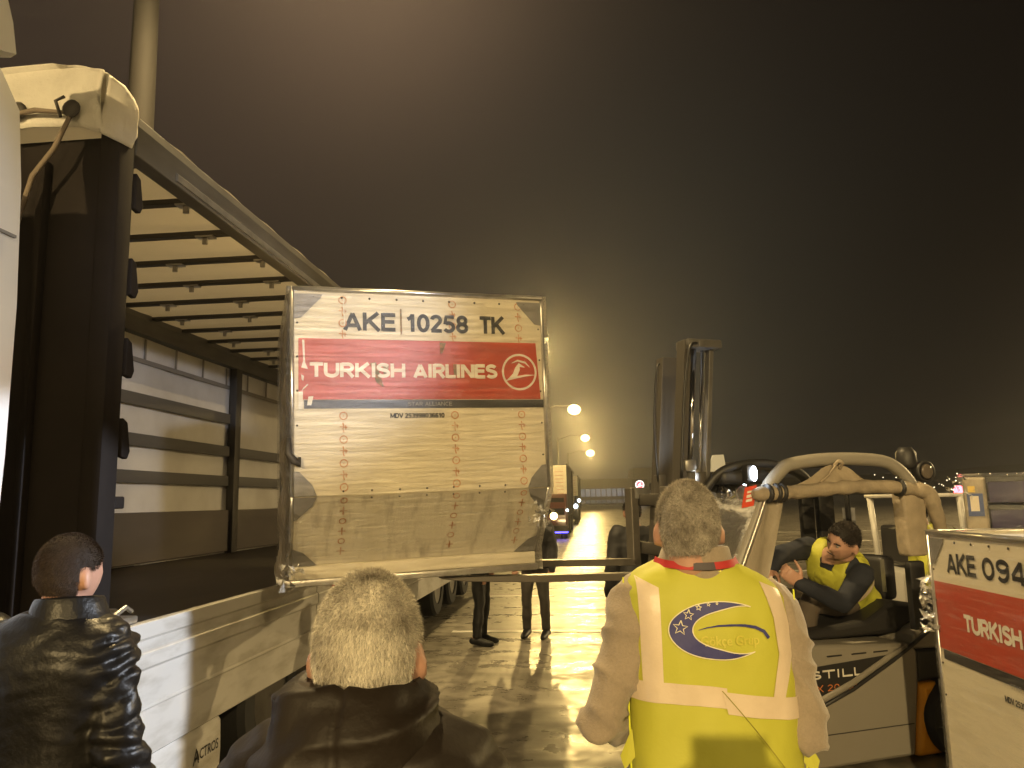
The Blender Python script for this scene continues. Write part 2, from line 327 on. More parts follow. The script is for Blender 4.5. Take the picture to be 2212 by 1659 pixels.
# bold sans capitals and digits as strokes on a 1 high cell: (advance, strokes)
GLY = {
 'A': (.80, [[(.09, 0), (.40, .93)], [(.71, 0), (.40, .93)], [(.20, .27), (.60, .27)]]), 'K': (.76, [[(.10, 0), (.10, 1)], [(.66, 1), (.13, .42)], [(.28, .56), (.70, 0)]]),
 'E': (.66, [[(.10, 0), (.10, 1)], [(.1, .09), (.62, .09)], [(.1, .52), (.58, .52)], [(.1, .91), (.62, .91)]]), 'T': (.66, [[(.33, 0), (.33, .9)], [(.02, .91), (.64, .91)]]),
 'U': (.76, [[(.10, 1), (.10, .36)]+_arc(.38, .36, .28, .27, 180, 360)+[(.66, 1)]]), 'R': (.72, [[(.10, 0), (.10, 1)], [(.1, .91), (.40, .91)]+_arc(.40, .69, .20, .22, 90, -90)+[(.1, .47)], [(.36, .45), (.64, 0)]]),
 'I': (.28, [[(.14, 0), (.14, 1)]]), 'S': (.68, [_arc(.34, .70, .24, .21, 25, 205)+_arc(.34, .30, .25, .21, 65, -155)]), 'H': (.76, [[(.10, 0), (.10, 1)], [(.66, 0), (.66, 1)], [(.1, .51), (.66, .51)]]),
 'L': (.60, [[(.10, 0), (.10, 1)], [(.1, .09), (.58, .09)]]), 'N': (.78, [[(.10, 0), (.10, 1)], [(.13, .94), (.65, .06)], [(.68, 0), (.68, 1)]]), 'M': (.90, [[(.10, 0), (.10, 1)], [(.12, .93), (.45, .12)], [(.45, .12), (.78, .93)], [(.80, 0), (.80, 1)]]),
 'D': (.76, [[(.10, 0), (.10, 1)], [(.1, .91), (.34, .91)]+_arc(.34, .5, .32, .41, 90, -90)+[(.1, .09)]]), 'V': (.72, [[(.05, 1), (.36, .05)], [(.67, 1), (.36, .05)]]), 'X': (.70, [[(.05, 1), (.65, 0)], [(.65, 1), (.05, 0)]]),
 'C': (.74, [_arc(.40, .5, .31, .41, 50, 310)]), 'O': (.82, [_arc(.41, .5, .31, .41, 0, 360, 24)]), '0': (.64, [_arc(.32, .5, .22, .42, 0, 360, 24)]), '1': (.50, [[(.30, 0), (.30, 1)], [(.06, .70), (.20, .78), (.30, .96)]]),
 '2': (.64, [_arc(.31, .70, .21, .21, 170, -35)+[(.10, .09)], [(.06, .09), (.58, .09)]]), '3': (.62, [_arc(.29, .72, .20, .19, 150, -90), _arc(.29, .29, .22, .21, 90, -150)]), '4': (.64, [[(.44, 0), (.44, 1)], [(.42, .94), (.07, .34)], [(.05, .27), (.60, .27)]]),
 '5': (.64, [[(.56, .91), (.16, .91), (.11, .48)], _arc(.29, .32, .23, .24, 130, -150)]), '6': (.64, [_arc(.32, .30, .22, .22, 0, 360, 20), [(.11, .34)]+_arc(.34, .55, .23, .37, 180, 40)]), '7': (.6, [[(.05, .91), (.56, .91)], [(.53, .88), (.22, 0)]]),
 '8': (.64, [_arc(.32, .71, .19, .20, 0, 360, 20), _arc(.32, .29, .22, .21, 0, 360, 20)]), '9': (.64, [_arc(.32, .70, .22, .22, 0, 360, 20), [(.53, .66)]+_arc(.30, .45, .23, .37, 0, -140)]), '-': (.4, [[(.05, .4), (.35, .4)]]), ' ': (.32, [])}
def strokes(mb, s_, x, z, cap, width, y=-.003, hw=.105, fn=None):
    """stroke lettering in the xz plane: cap height, total width, stroke half width in cap heights"""
    tot = sum(GLY[c][0] for c in s_); sx = width/(tot*cap); px = 0; k = 0
    for c in s_:
        for st in GLY[c][1]:
            pts = [((px+a)*cap*sx+x, b*cap+z) for a, b in st]
            band(mb, pts, hw*cap*min(1, max(sx, .75)), y-.00015*k); k += 1
        px += GLY[c][0]
    return mb

# ------------------------------------------------------------------ ground, hills, street lamps
g = MB(); g.add([(-900, -900, 0), (900, -900, 0), (900, 900, 0), (-900, 900, 0)], [(0, 1, 2, 3)]); struct('ground', g, 'ground')
l = MB()
for y, w in ((10.85, .13), (14.8, .12), (19.2, .13), (24.5, .13), (31, .14), (39, .15)):
    l.box((-2.0, y, .002), (26, y+w, .005))
struct('ground_marking', l, 'line')
# hills on the horizon
hm = MB(); prev = None; ring = []
for i in range(60):
    a = R(8+ i*1.15); d = 950; z = 10+9*(NZ.noise(V((i*.13, 3, 0)))+.6)+ (12*math.exp(-((i-16)/12)**2))
    ring.append((V((d*math.sin(a), d*math.cos(a), -2)), V((d*math.sin(a), d*math.cos(a), max(z, 6)))))
for (a0, a1), (b0, b1) in zip(ring, ring[1:]):
    back = V((a0.x, a0.y, 0)).normalized()*120
    hm.add([a0, b0, b1, a1, a1+back, b1+back], [(0, 1, 2, 3), (3, 2, 5, 4)])
struct('hills', hm, mat('dark_hillside', (.008, .008, .009), .9))
cl = MB()
for i in range(85):
    a = R(random.uniform(15, 44)); d = 935
    if random.random() < .6: a = R(random.gauss(23, 2.6))
    cl.ball((d*math.sin(a), d*math.cos(a), random.uniform(3, 22)), random.uniform(.3, .75), 6)
o = cl.build('city_lights', emit('city_light', (1, .82, .5), 4)); o['kind'] = 'stuff'; o['label'] = 'tiny lights of the town on the dark hillside at the horizon'

M_LENS = emit('sodium_lens', (1, .86, .40), 4)
def street_lamp(x, y, z, px, label, power, lens_r=.22, down=True, aim=None, pr=.13, near=True, far=False, dy=1.2, group='sodium street lamps along the apron road'):
    t = thing('street_lamp', label, 'street lamp', (px, y+dy, 0), group=group)
    lx, ly = x-px, -dy
    MB().tube([(0, 0, 0), (0, 0, z*.5), (0, 0, z+.25)], [pr*1.15, pr, pr*.8], 14).lathe([(pr*1.9, 0), (pr*1.9, .04)], seg=14).build('pole', 'pole', t, angle=40)
    MB().tube([(0, 0, z), (lx*.5, ly*.5, z+.5), (lx*.9, ly*.9, z+.25)], [.05, .045, .04], 8).build('arm', 'pole', t, smooth=True)
    MB().rbox((lx-.35, ly-.18, z+.09), (lx+.3, ly+.18, z+.26), .05).build('lamp_head', 'pole', t, angle=40)
    MB().ball((lx, ly, z+.04), (lens_r*1.15, lens_r*.9, lens_r*.9), 14).build('lens', M_LENS, t, smooth=True)
    ld = bpy.data.lights.new('lamp_light', 'SPOT' if near else 'POINT'); ld.energy = power; ld.color = (1, .68, .23) if far or not near else SODIUM; ld.shadow_soft_size = .16
    if near: ld.spot_size = R(172); ld.spot_blend = .4
    lo = bpy.data.objects.new('lamp_light', ld); C.objects.link(lo); lo.parent = t; lo.location = (lx, ly, z-lens_r*.9-.2)
    if aim is not None: lo.rotation_euler = (V(aim)-V((x, y, z))).to_track_quat('-Z', 'Y').to_euler()
    return t
street_lamp(-3.4, -22.5, 9, -5.4, 'street lamp behind the camera lighting the loading scene', 25000, aim=(0, 4, 1))
street_lamp(27, 24, 10, 29, 'added unseen street lamp far off to the right, lighting the ground beyond the forklift', 34000)  # lamp added to brighten the ground behind the forklift
street_lamp(42, 46, 11, 44, 'second added street lamp, unseen beyond the right edge of the view', 60000)  # added for the far ground seen through the forklift cab
street_lamp(66, 72, 11, 68, 'farthest added street lamp, unseen beyond the right edge of the view', 90000)  # also added, reaches the farthest stretch of apron
street_lamp(9.5, -15.5, 10, 11.5, 'added unseen street lamp off to the right behind the camera', 8500)  # fill lamp added for the dim trailer side board
street_lamp(-2.2, 5.9, 9, -5.2, 'lamp post rising beside the trailer roof', 3300, pr=.165, dy=2.2)
street_lamp(-2.02, 34.5, 9, -4.5, 'street lamp just behind the raised cargo container', 4000, near=False)
street_lamp(-1.21, 61.8, 8.9, -4.2, 'nearest and brightest of the row of glowing yellow street lamps', 5200, .46, near=False)
street_lamp(-.59, 91.4, 8.9, -3.9, 'middle street lamp of the three glowing in the distance', 5200, .46, near=False)
street_lamp(-.07, 121.9, 8.9, -3.6, 'farthest and lowest street lamp of the glowing row', 5200, .58, near=False)

# ------------------------------------------------------------------ hangar with lit sign
h = thing('hangar', 'long dark hangar with blue lit window strip across the apron', 'building', (12, 232, 0))
MB().box((-26, 0, 0), (9, 30, 7.6)).build('wall', mat('hangar_wall', (.10, .10, .11), .7), h)
MB().box((.2, -.6, 0), (40, 29, 10.6)).build('tower_wall', mat('hangar_tall_wall', (.17, .17, .18), .7, n=(.4, .6, (.10, .1, .11))), h)
wm = emit('blue_window_light', (.17, .22, .30), .55)
for x in np.arange(-15.5, 1, 1.55):
    f = MB().box((x, -.12, 2.4), (x+1.38, -.02, 4.8)).build('window', 'black', h); MB().box((x+.06, -.17, 2.46), (x+1.32, -.125, 4.74)).build('pane', wm, f)
for x in np.arange(-15.5, -3, 1.55): MB().box((x, -.1, .5), (x+1.3, -.02, 1.5)).build('low_window', emit('low_window_light', (.09, .11, .16), .4) if x < -15 else bpy.data.materials['low_window_light'], h)
s = thing('lit_sign', 'lit sign with white bird in red disc over blue letters on hangar', 'sign', (13.9, 228.6, 0))
MB().box((-2.2, .2, 1.3), (2.2, .45, 7.2)).build('board', 'black', s)
MB().lathe([(1.15, 0), (1.15, .06)], (0, .1, 5.6), 'y', 32).build('disc', emit('sign_red', (1, .12, .16), 2.2), s)
rg = MB(); band(rg, arc(0, 5.6, 1.15, 1.15, 0, 360, 36), .12, .08); band(rg, [(-.95, 5.05), (-.2, 5.2), (.9, 5.5)], [.05, .14, .03], .08); band(rg, [(-.3, 5.2), (-.1, 5.7), (.35, 6.2)], [.25, .2, .05], .08); rg.build('logo', emit('sign_white', (1, 1, 1), 3), s)
tx = MB(); put_text(tx, 'TURKISH', -1.75, 3.2, .82, 3.5, .02, .1); put_text(tx, 'TECHNIC', -1.75, 1.9, .82, 3.5, .02, .1); tx.build('lettering', emit('sign_blue', (.25, .72, 1), 3), s)

# ------------------------------------------------------------------ trailer
tr = thing('semi_trailer', 'open sided white curtain trailer with slatted far wall and black front wall', 'trailer', (-3.5, 3.4, 0))
def P(x, y, z): return (x+3.5, y-3.4, z)
X0, X1, YF, YR, ZF, ZR = -2.27, -4.75, 3.40, 17.0, 1.2, 3.78
def B(mb, a, b): return mb.box(P(*a), P(*b))
def RB(mb, a, b, r=.01): return mb.rbox(P(*a), P(*b), r)
B(MB(), (X1, YF+.1, ZF-.16), (X0-.05, YR, ZF-.01)).build('floor', 'floor', tr)
# profiled aluminium side board
prof = [(X0-.045, ZF+.01), (X0+.012, ZF+.01), (X0+.012, 1.135), (X0, 1.12), (X0, 1.075), (X0+.016, 1.06), (X0+.016, .99), (X0+.002, .975), (X0+.002, .80), (X0+.009, .793), (X0+.009, .785), (X0+.002, .778), (X0+.002, .55), (X0-.03, .53), (X0-.045, .55)]
for y0, y1, lab in ((3.52, 6.27, None), (6.29, 9.4, 'greyer side board beyond the joint'), (9.42, 13.2, None), (13.22, YR, None)):
    MB().prism([P(x, y0, z) for x, z in prof], (0, y1-y0, 0)).build('side_board', 'panel', tr, bevel=.003, label=lab)
B(MB(), (X0+.008, 6.62, .56), (X0+.022, 6.66, 1.19)).build('red_strap', mat('red_webbing', (.45, .02, .03), .6), tr)
B(MB(), (X0+.006, 8.9, .56), (X0+.03, 9.0, 1.2)).build('post_socket', 'black', tr)
lock = MB(); RB(lock, (X0-.25, 3.55, 1.215), (X0-.02, 3.78, 1.25), .008); RB(lock, (X0-.16, 3.6, 1.25), (X0-.1, 3.74, 1.29), .01); lock.tube([P(X0-.05, 3.55, 1.24), P(X0-.04, 3.7, 1.30), P(X0-.06, 3.78, 1.27)], .012, 8)
lock.build('lock_bracket', 'alu', tr, angle=40)
B(MB(), (X1-.02, YF, .95), (X0-.10, YF+.06, 3.62)).build('front_wall', 'frontwall', tr)
RB(MB(), (X0-.11, YF-.02, 1.02), (X0+.0, YF+.12, 3.66), .02).build('front_post', 'frontwall', tr, angle=40)
RB(MB(), (X0-.40, YF-.06, .98), (X0-.36, YF-.001, 3.5), .012).build('front_rib', 'frontwall', tr, angle=40)
for z in (3.38, 2.93, 2.52, 2.12):
    MB().prism([P(X0-.02, YF+.121, z+.10), P(X0-.02, YF+.16, z+.08), P(X0-.02, YF+.19, z-.06), P(X0-.02, YF+.17, z-.10), P(X0-.02, YF+.121, z-.09)], (.03, 0, 0)).build('latch', 'frontwall', tr, bevel=.006)
RB(MB(), (X0-.05, YF+.121, 1.78), (X0-.01, YF+.2, 1.84), .008).build('latch', 'frontwall', tr)
# cant rails
for xa, xb in ((X0-.10, X0), (X1, X1+.14)):
    pr = MB(); m_ = 1 if xa > -3 else -1
    pr.prism([P(xa, YF+.12, 3.58), P(xb, YF+.12, 3.58), P(xb, YF+.12, 3.74), P(xb-.02, YF+.12, 3.80), P(xb-.05, YF+.12, 3.83), P(xa, YF+.12, 3.83)], (0, YR-YF-.12, 0))
    pr.build('cant_rail', 'rail', tr, bevel=.006)
lp = MB(); lp.prism([P(X0+.001, YF+.5, 3.60), P(X0+.012, YF+.5, 3.60), P(X0+.012, YF+.5, 3.64), P(X0+.001, YF+.5, 3.65)], (0, YR-YF-.5, 0)); lp.build('curtain_track', 'steel', tr)
# roof tarp, sagging a little between bows
nb = 22; bows = [YF+.62+.6*i for i in range(nb)]
rf = MB(); xs = np.linspace(X1+.02, X0-.03, 9); ys = np.linspace(YF+.02, YR, 140); vs = []; fs = []
for y in ys:
    ph = math.sin(math.pi*((y-bows[0])/.6)); sag = .018*abs(ph)
    for i, x in enumerate(xs): vs.append(P(x, y, 3.855-sag-.03*abs(i-4)/4))
for j in range(len(ys)-1):
    for i in range(8): fs.append((j*9+i, j*9+i+1, (j+1)*9+i+1, (j+1)*9+i))
rf.add(vs, fs).build('roof', 'roof', tr, smooth=True)
for k, y in enumerate(bows):
    b = MB(); B(b, (X1+.14, y-.035, 3.765), (X0-.10, y+.035, 3.80))
    bo = b.build('roof_bow', 'bow', tr, bevel=.004)
    for i in range(3):
        c = MB(); x = X1+.45+.75*i+(.18 if k % 2 else 0); B(c, (x, y-.02, 3.70), (x+.035, y+.0, 3.764)); B(c, (x-.05, y-.037, 3.752), (x+.085, y+.037, 3.763))
        c.build('bow_clip', 'steel', bo)
# far side: curtain, slats, pillars
cu = MB(); ny = 60; zs = (1.2, 1.9, 2.6, 3.3, 3.58); vs = []; fs = []
for j in range(ny+1):
    y = YF+.1+(YR-YF-.1)*j/ny
    for z in zs: vs.append(P(X1+.03+.012*math.sin(y*3.1+z), y, z))
for j in range(ny):
    for i in range(4): fs.append((j*5+i, j*5+i+1, (j+1)*5+i+1, (j+1)*5+i))
cu.add(vs, fs).build('far_curtain', 'curtain', tr, smooth=True)
st = MB()
B(st, (X1+.05, YF+.1, 3.30), (X1+.06, YR, 3.35))
for y in np.arange(YF+.5, YR, .62): B(st.cut(), (X1+.048, y, 3.352), (X1+.056, y+.035, 3.57))
st.build('curtain_strap', mat('strap_grey', (.22, .2, .18), .7), tr)
for z, y0 in ((2.90, 3.5), (2.48, 3.5), (2.10, 3.5)):
    for a, b in ((3.5, 9.55), (9.75, 16.9)):
        zz = z - (.35 if (a > 9 and z > 2.8) else 0) if not (a > 9 and z > 2.8) else None
        if zz is None: continue
        RB(MB(), (X1+.075, a, zz-.06), (X1+.10, b, zz+.07), .006).build('side_slat', 'plank', tr, angle=40)
RB(MB(), (X1+.075, 3.5, 1.22), (X1+.11, 16.9, 1.74), .01).build('lower_boards', mat('brown_boards', (.10, .08, .07), .6, n=(2, .6, (.05, .04, .035)), stretch=(1, .2, 1)), tr)
for y in (9.65, 13.4):
    RB(MB(), (X1+.06, y-.08, 1.2), (X1+.16, y+.08, 3.58), .01).build('pillar', 'bow', tr, angle=40)
B(MB(), (X1, YR-.04, 1.2), (X0-.1, YR, 3.58)).build('rear_door', 'curtain', tr)
# tarp hood over the front top edge
hd = MB()
fy = YF-.10
A = [(-4.8, 3.86), (-3.6, 3.96), (-2.60, 3.985), (-2.42, 3.955), (-2.30, 3.905)]
Bq = [(-4.8, 3.50), (-3.6, 3.56), (-2.66, 3.635), (-2.42, 3.63), (-2.32, 3.60)]
vs = []; fs = []
for k in range(5):
    (xa, za), (xb, zb) = A[k], Bq[k]
    for t in (0, .33, .66, 1): vs.append(P(xa+(xb-xa)*t, fy+.03*math.sin(t*3+k)-.012*(k == 4), za+(zb-za)*t))
for k in range(4):
    for t in range(3): fs.append((k*4+t, k*4+t+1, (k+1)*4+t+1, (k+1)*4+t))
n0 = len(vs)
side = [((-2.30, 3.905), (-2.32, 3.60), fy), ((-2.258, 3.88), (-2.258, 3.575), fy+.08), ((-2.25, 3.85), (-2.25, 3.58), fy+.15), ((-2.25, 3.81), (-2.25, 3.66), fy+.19)]
for (a, b, y) in side:
    for t in (0, .33, .66, 1): vs.append(P(a[0]+(b[0]-a[0])*t, y+.008*math.sin(9*t), a[1]+(b[1]-a[1])*t))
for k in range(3):
    for t in range(3): fs.append((n0+k*4+t, n0+k*4+t+1, n0+(k+1)*4+t+1, n0+(k+1)*4+t))
n1 = len(vs)
top = [(-4.8, 3.86), (-3.6, 3.96), (-2.60, 3.985), (-2.42, 3.955), (-2.30, 3.905), (-2.258, 3.88)]
for x, z in top: vs += [P(x, fy if x < -2.26 else fy+.08, z), P(x, fy+(.26 if x < -2.29 else .17), min(z-.02, 3.86 if x < -2.29 else 3.82))]
for k in range(5): fs.append((n1+2*k, n1+2*k+1, n1+2*k+3, n1+2*k+2))
hood = hd.add(vs, fs).build('tarp_hood', 'tarp', tr, angle=28)
so = hood.modifiers.new('solid', 'SOLIDIFY'); so.thickness = .008
es = hood.modifiers.new('sub', 'SUBSURF'); es.levels = es.render_levels = 2; es.subdivision_type = 'SIMPLE'
tx_ = bpy.data.textures.new('wrinkle', 'CLOUDS'); tx_.noise_scale = .18; dm = hood.modifiers.new('wr', 'DISPLACE'); dm.texture = tx_; dm.strength = .022
rp = MB(); yr = fy-.05
rp.tube([P(-3.4, yr, 3.64), P(-2.80, yr, 3.685), P(-2.62, yr-.015, 3.70), P(-2.44, yr, 3.68), P(-2.52, yr, 3.50), P(-2.62, yr, 3.37), P(-2.69, yr, 3.1), P(-2.71, yr+.02, 2.6), P(-2.74, yr, 2.0), P(-2.75, yr, 1.4)], .013, 8)
rp.build('tarp_rope', mat('rope', (.20, .16, .12), .8), tr, smooth=True)
hk = MB()
for x, z in ((-2.72, 3.71), (-2.44, 3.70)):
    hk.cut(); hk.lathe([(.03, 0), (.045, .01), (.045, .02), (.02, .03)], P(x, yr-.02, z), 'y', 14)
    hk.tube([P(x-.04, yr-.02, z-.05), P(x-.05, yr-.05, z+.02), P(x-.02, yr-.03, z+.05)], .008, 6)
hk.build('rope_hook', 'bow', tr, smooth=True)
# running gear
ug = MB(); B(ug, (-3.95, 5.0, .85), (-3.8, 16.8, 1.04)); B(ug, (-3.2, 5.0, .85), (-3.05, 16.8, 1.04)); B(ug, (-4.6, 5.0, .7), (-2.42, 5.1, 1.0)); ug.build('chassis', 'black', tr)
W['darkrim'] = mat('dark_rim', (.10, .095, .09), .38, .7, n=(9, .5, (.05, .045, .04)))
def wheel(name, parent, c, r=.48, w=.3, rim='steel', s=1):
    k = s
    t = MB().lathe([(r*.62, -w/2*k), (r*.93, -w/2*k), (r, -w*.36*k), (r, w*.36*k), (r*.93, w/2*k), (r*.62, w/2*k), (r*.6, 0)], c, 'x', 40).build(name, 'tyre', parent, angle=30)
    MB().lathe([(r*.61, w*.44*k), (r*.57, w*.40*k), (r*.55, w*.2*k), (r*.40, w*.10*k), (r*.34, w*.2*k), (r*.2, w*.24*k), (r*.18, w*.42*k), (.01, w*.44*k)], c, 'x', 36).build('rim', rim, t, angle=30)
    b = MB()
    for i in range(10):
        a = 2*math.pi*i/10; b.lathe([(.014, w*.1*k), (.014, w*.26*k)], (c[0], c[1]+r*.28*math.cos(a), c[2]+r*.28*math.sin(a)), 'x', 8)
    b.build('wheel_nut', 'steel', t)
    return t
for y in (12.3, 13.6, 14.9):
    wheel('wheel', tr, P(-2.62, y, .5)); wheel('wheel', tr, P(-4.45, y, .5), s=-1)

# ------------------------------------------------------------------ tractor unit at the left edge
tk = thing('truck_tractor', 'white truck tractor at the left edge with lettered side skirt', 'truck', (-3.5, 1.5, 0))
def Q(x, y, z): return (x+3.5, y-1.5, z)
MB().rbox(Q(-4.72, -1.2, .9), Q(-2.42, 2.0, 3.55), .12, seg=3).build('cab', 'cab', tk, angle=40)
fa = MB()   # side air fairing behind the cab, edge seen at the left of the picture
fa.loft([[V(Q(x, y, z)) for x, y in ((-2.44, 1.9), (-2.27, 1.9), (-2.26, e-.25), (-2.275, e-.03), (-2.30, e), (-2.335, e), (-2.34, e-.04), (-2.36, 1.9))] for z, e in ((1.34, 2.77), (1.35, 2.79), (1.7, 2.81), (2.0, 2.822), (2.6, 2.822), (3.1, 2.795), (3.40, 2.755), (3.52, 2.64), (3.53, 2.58))])
fa.build('side_fairing', 'cab', tk, angle=35)
sm = MB()
for z in (1.62, 2.86): sm.cut().box(Q(-2.268, 1.95, z), Q(-2.2565, 2.74, z+.012))
sm.build('panel_seam', mat('grey_seam', (.2, .2, .21), .6), tk)
dfl = MB(); dfl.loft([[V(Q(x, y, z)) for x, y in ((-2.5, .4), (-2.28, .4), (-2.28, e), (-2.32, e+.02), (-2.5, e))] for z, e in ((3.60, 2.62), (3.63, 2.69), (3.75, 2.66), (3.9, 2.59), (3.95, 2.45))]); dfl.build('roof_deflector', 'cab', tk, angle=35)
sk = MB(); sk.loft([[V(Q(x, y, z)) for y, z in ((y_, .12) for y_ in ())] for x in ()]) if 0 else None
sk = MB(); pr = [(-2.34, .20), (-2.30, .17), (-2.275, .22), (-2.27, .34), (-2.275, .50), (-2.30, .535), (-2.34, .54)]
sk.loft([[V(Q(x+dx, y, z)) for x, z in pr] for y, dx in ((2.9, 0), (4.55, 0), (4.68, -.006), (4.735, -.03), (4.75, -.055))]); sk.build('side_skirt', 'panel', tk, angle=35)
lt = MB(); v, f = text_pts('ACTROS', .058, .27, .012); lt.add([Q(-2.2675, 4.37+p.x, .365+p.y*(1.0)) for p in v], f)
v, f = text_pts('A', .085, .07, .012); lt.add([Q(-2.2672, 4.345+p.x, .352+p.y) for p in v], f)
lt.build('lettering', 'letter_k', tk)
ch = MB(); ch.box(Q(-3.95, -.5, .7), Q(-3.75, 7.0, .95)); ch.box(Q(-3.25, -.5, .7), Q(-3.05, 7.0, .95)); ch.box(Q(-3.1, 2.95, .3), Q(-2.42, 4.6, .9)); ch.build('chassis', 'black', tk)
wheel('wheel', tk, Q(-2.45, 5.50, .46), .47, .30, rim='darkrim'); wheel('wheel', tk, Q(-4.5, 5.28, .46), .47, .30, s=-1); wheel('wheel', tk, Q(-2.55, .3, .48), .48, .3); wheel('wheel', tk, Q(-4.5, .3, .48), .48, .3, s=-1)
wt = MB(); v, f = text_pts('315', .05, .12, .01); wt.add([Q(-2.338, 5.86+p.x*.0+p.y*.6, .52-p.x) for p in v], f); wt.build('tyre_lettering', 'letter_w', tk)
MB().rbox(Q(-2.75, 4.7, .98), Q(-2.36, 5.9, 1.02), .015).build('mudguard', 'black', tk)

# ------------------------------------------------------------------ cargo containers
def container(label, loc, rot, w, hu, hl, sl, deep, code, group, extra):
    t = thing('cargo_container', label, 'cargo container', loc, rot, group)
    H = hu+hl
    sec = [(0, hl), (0, H), (deep, H), (deep, 0), (sl, 0), (sl, .09)] if sl else [(0, 0), (0, H), (deep, H), (deep, 0)]
    b = MB(); b.prism([(0, y, z) for y, z in sec], (w, 0, 0)); b.build('shell', 'cont', t, bevel=.004)
    er = MB(); r = .015
    k = [(0, hl), (0, H)] if sl else [(0, .02), (0, H)]
    for x in (0, w):
        er.tube([(x, y, z) for y, z in k], r*.85, 8); er.tube([(x, 0, H), (x, deep, H)], r*.85, 8); er.tube([(x, deep, 0), (x, deep, H)], r*.85, 8)
        if sl: er.tube([(x, 0, hl), (x, sl, .09)], r*.8, 8)
    er.tube([(0, -.002, H), (w, -.002, H)], r, 10); er.tube([(0, deep, H), (w, deep, H)], r, 8)
    er.build('edge_frame', 'alu', t, smooth=True)
    bp_ = MB(); bp_.rbox((-.035, sl-.03, -.028), (w+.01, deep+.03, .012), .008)
    bp_.build('base_frame', 'alu', t, angle=40)
    bs = MB(); bs.rbox((-.006, sl-.012, .014), (w-.002, sl+.02, .088), .004); bs.build('base_strip', 'cont', t, angle=40)
    def gus(pts, name='corner_plate'):
        MB().prism(pts, (0, -.004, 0)).build(name, 'gusset', t)
    for s_, x in ((1, .01), (-1, w-.01)):
        gus([(x, -.002, H-.03), (x+s_*.16, -.002, H-.03), (x+s_*.15, -.002, H-.05), (x+s_*.04, -.002, H-.17), (x, -.002, H-.175)])
        if sl:
            gus([(x, -.002, hl+.14), (x+s_*.03, -.002, hl+.135), (x+s_*.10, -.002, hl+.06), (x+s_*.125, -.002, hl), (x, -.002, hl)])
            def SP(u, q): return V((u, sl*q, hl+(.09-hl)*q))+V((0, -.009, -.008))
            MB().add([SP(x, 0), SP(x+s_*.125, 0), SP(x+s_*.10, .12), SP(x+s_*.02, .30), SP(x, .32)], [(0, 1, 2, 3, 4)]).build('corner_plate', 'gusset', t)
            MB().add([SP(x, .72), SP(x+s_*.06, .78), SP(x+s_*.14, .97), SP(x, .985)], [(0, 1, 2, 3)]).build('corner_plate', 'gusset', t)
    rv = MB()
    for i in range(9):
        x = .12+(w-.24)*i/8; rv.ball((x, -.003, H-.045), (.007, .004, .007), 8)
        if sl: rv.ball((x, -.003, hl+.02), (.006, .004, .006), 8); rv.ball((x, sl*.04-.004, hl-.02), (.006, .004, .006), 8)
    for i in range(5):
        for x in (.028, w-.028): rv.ball((x, -.003, hl+.2+(hu-.4)*i/4), (.006, .004, .006), 8)
    rv.build('rivet', 'bow', t)
    rd = MB(); b0, b1 = H-.29+extra.get('dz', 0), H-.645+extra.get('dz', 0); rd.add([(extra['x0'], -.003, b0), (w-.05, -.003, b0), (w-.03, -.003, b1), (extra['x0']+.0, -.003, b1)], [(0, 1, 2, 3)]); rd.build('red_band', 'red', t)
    bb = MB(); bb.add([(extra['x0']+.03, -.003, b1-.003), (w-.012, -.003, b1-.003), (w-.012, -.003, b1-.052), (extra['x0']+.03, -.003, b1-.052)], [(0, 1, 2, 3)]); bb.build('black_band', 'blackband', t)
    kx = MB()
    for s_, x, wd in code: strokes(kx, s_, x, H-extra.get('cz', .237), extra.get('ch', .108), wd)
    kx.cut(); strokes(kx, extra['mdv'], .555 if sl else .60, H-.755, .028, .325)
    kx.build('lettering', 'letter_k', t)
    wx = MB(); strokes(wx, 'TURKISH', extra['tx'], H-.515+extra.get('dz', 0), .083, extra['tw'], -.0045, .125); strokes(wx, 'AIRLINES', extra['tx']+extra['tw']+.045, H-.515+extra.get('dz', 0), .083, extra['aw'], -.0045, .125)
    wx.build('lettering', 'letter_w', t, label='cream lettering on the red band')
    sx = MB(); strokes(sx, 'STAR ALLIANCE', .66, H-.684, .024, .27, -.0045, .06); sx.build('lettering', mat('grey_letters', (.35, .34, .32), .5), t)
    lg = MB(); cx, cz = w-.165, H-.475
    band(lg, arc(cx, cz, .108, .108, 0, 360, 44), .0065, -.0048)
    band(lg, [(cx-.093, cz-.055), (cx-.03, cz-.035), (cx+.04, cz-.022), (cx+.10, cz-.018)], [.002, .007, .006, .001], -.0049)
    band(lg, [(cx-.075, cz-.048), (cx-.03, cz-.02), (cx-.012, cz+.02), (cx+.0, cz+.045), (cx+.035, cz+.03)], [.004, .016, .017, .012, .002], -.0047)
    band(lg, [(cx-.05, cz+.055), (cx-.01, cz+.072), (cx+.04, cz+.06), (cx+.07, cz+.03)], [.001, .006, .006, .001], -.0046)
    lg.build('logo', 'letter_w', t)
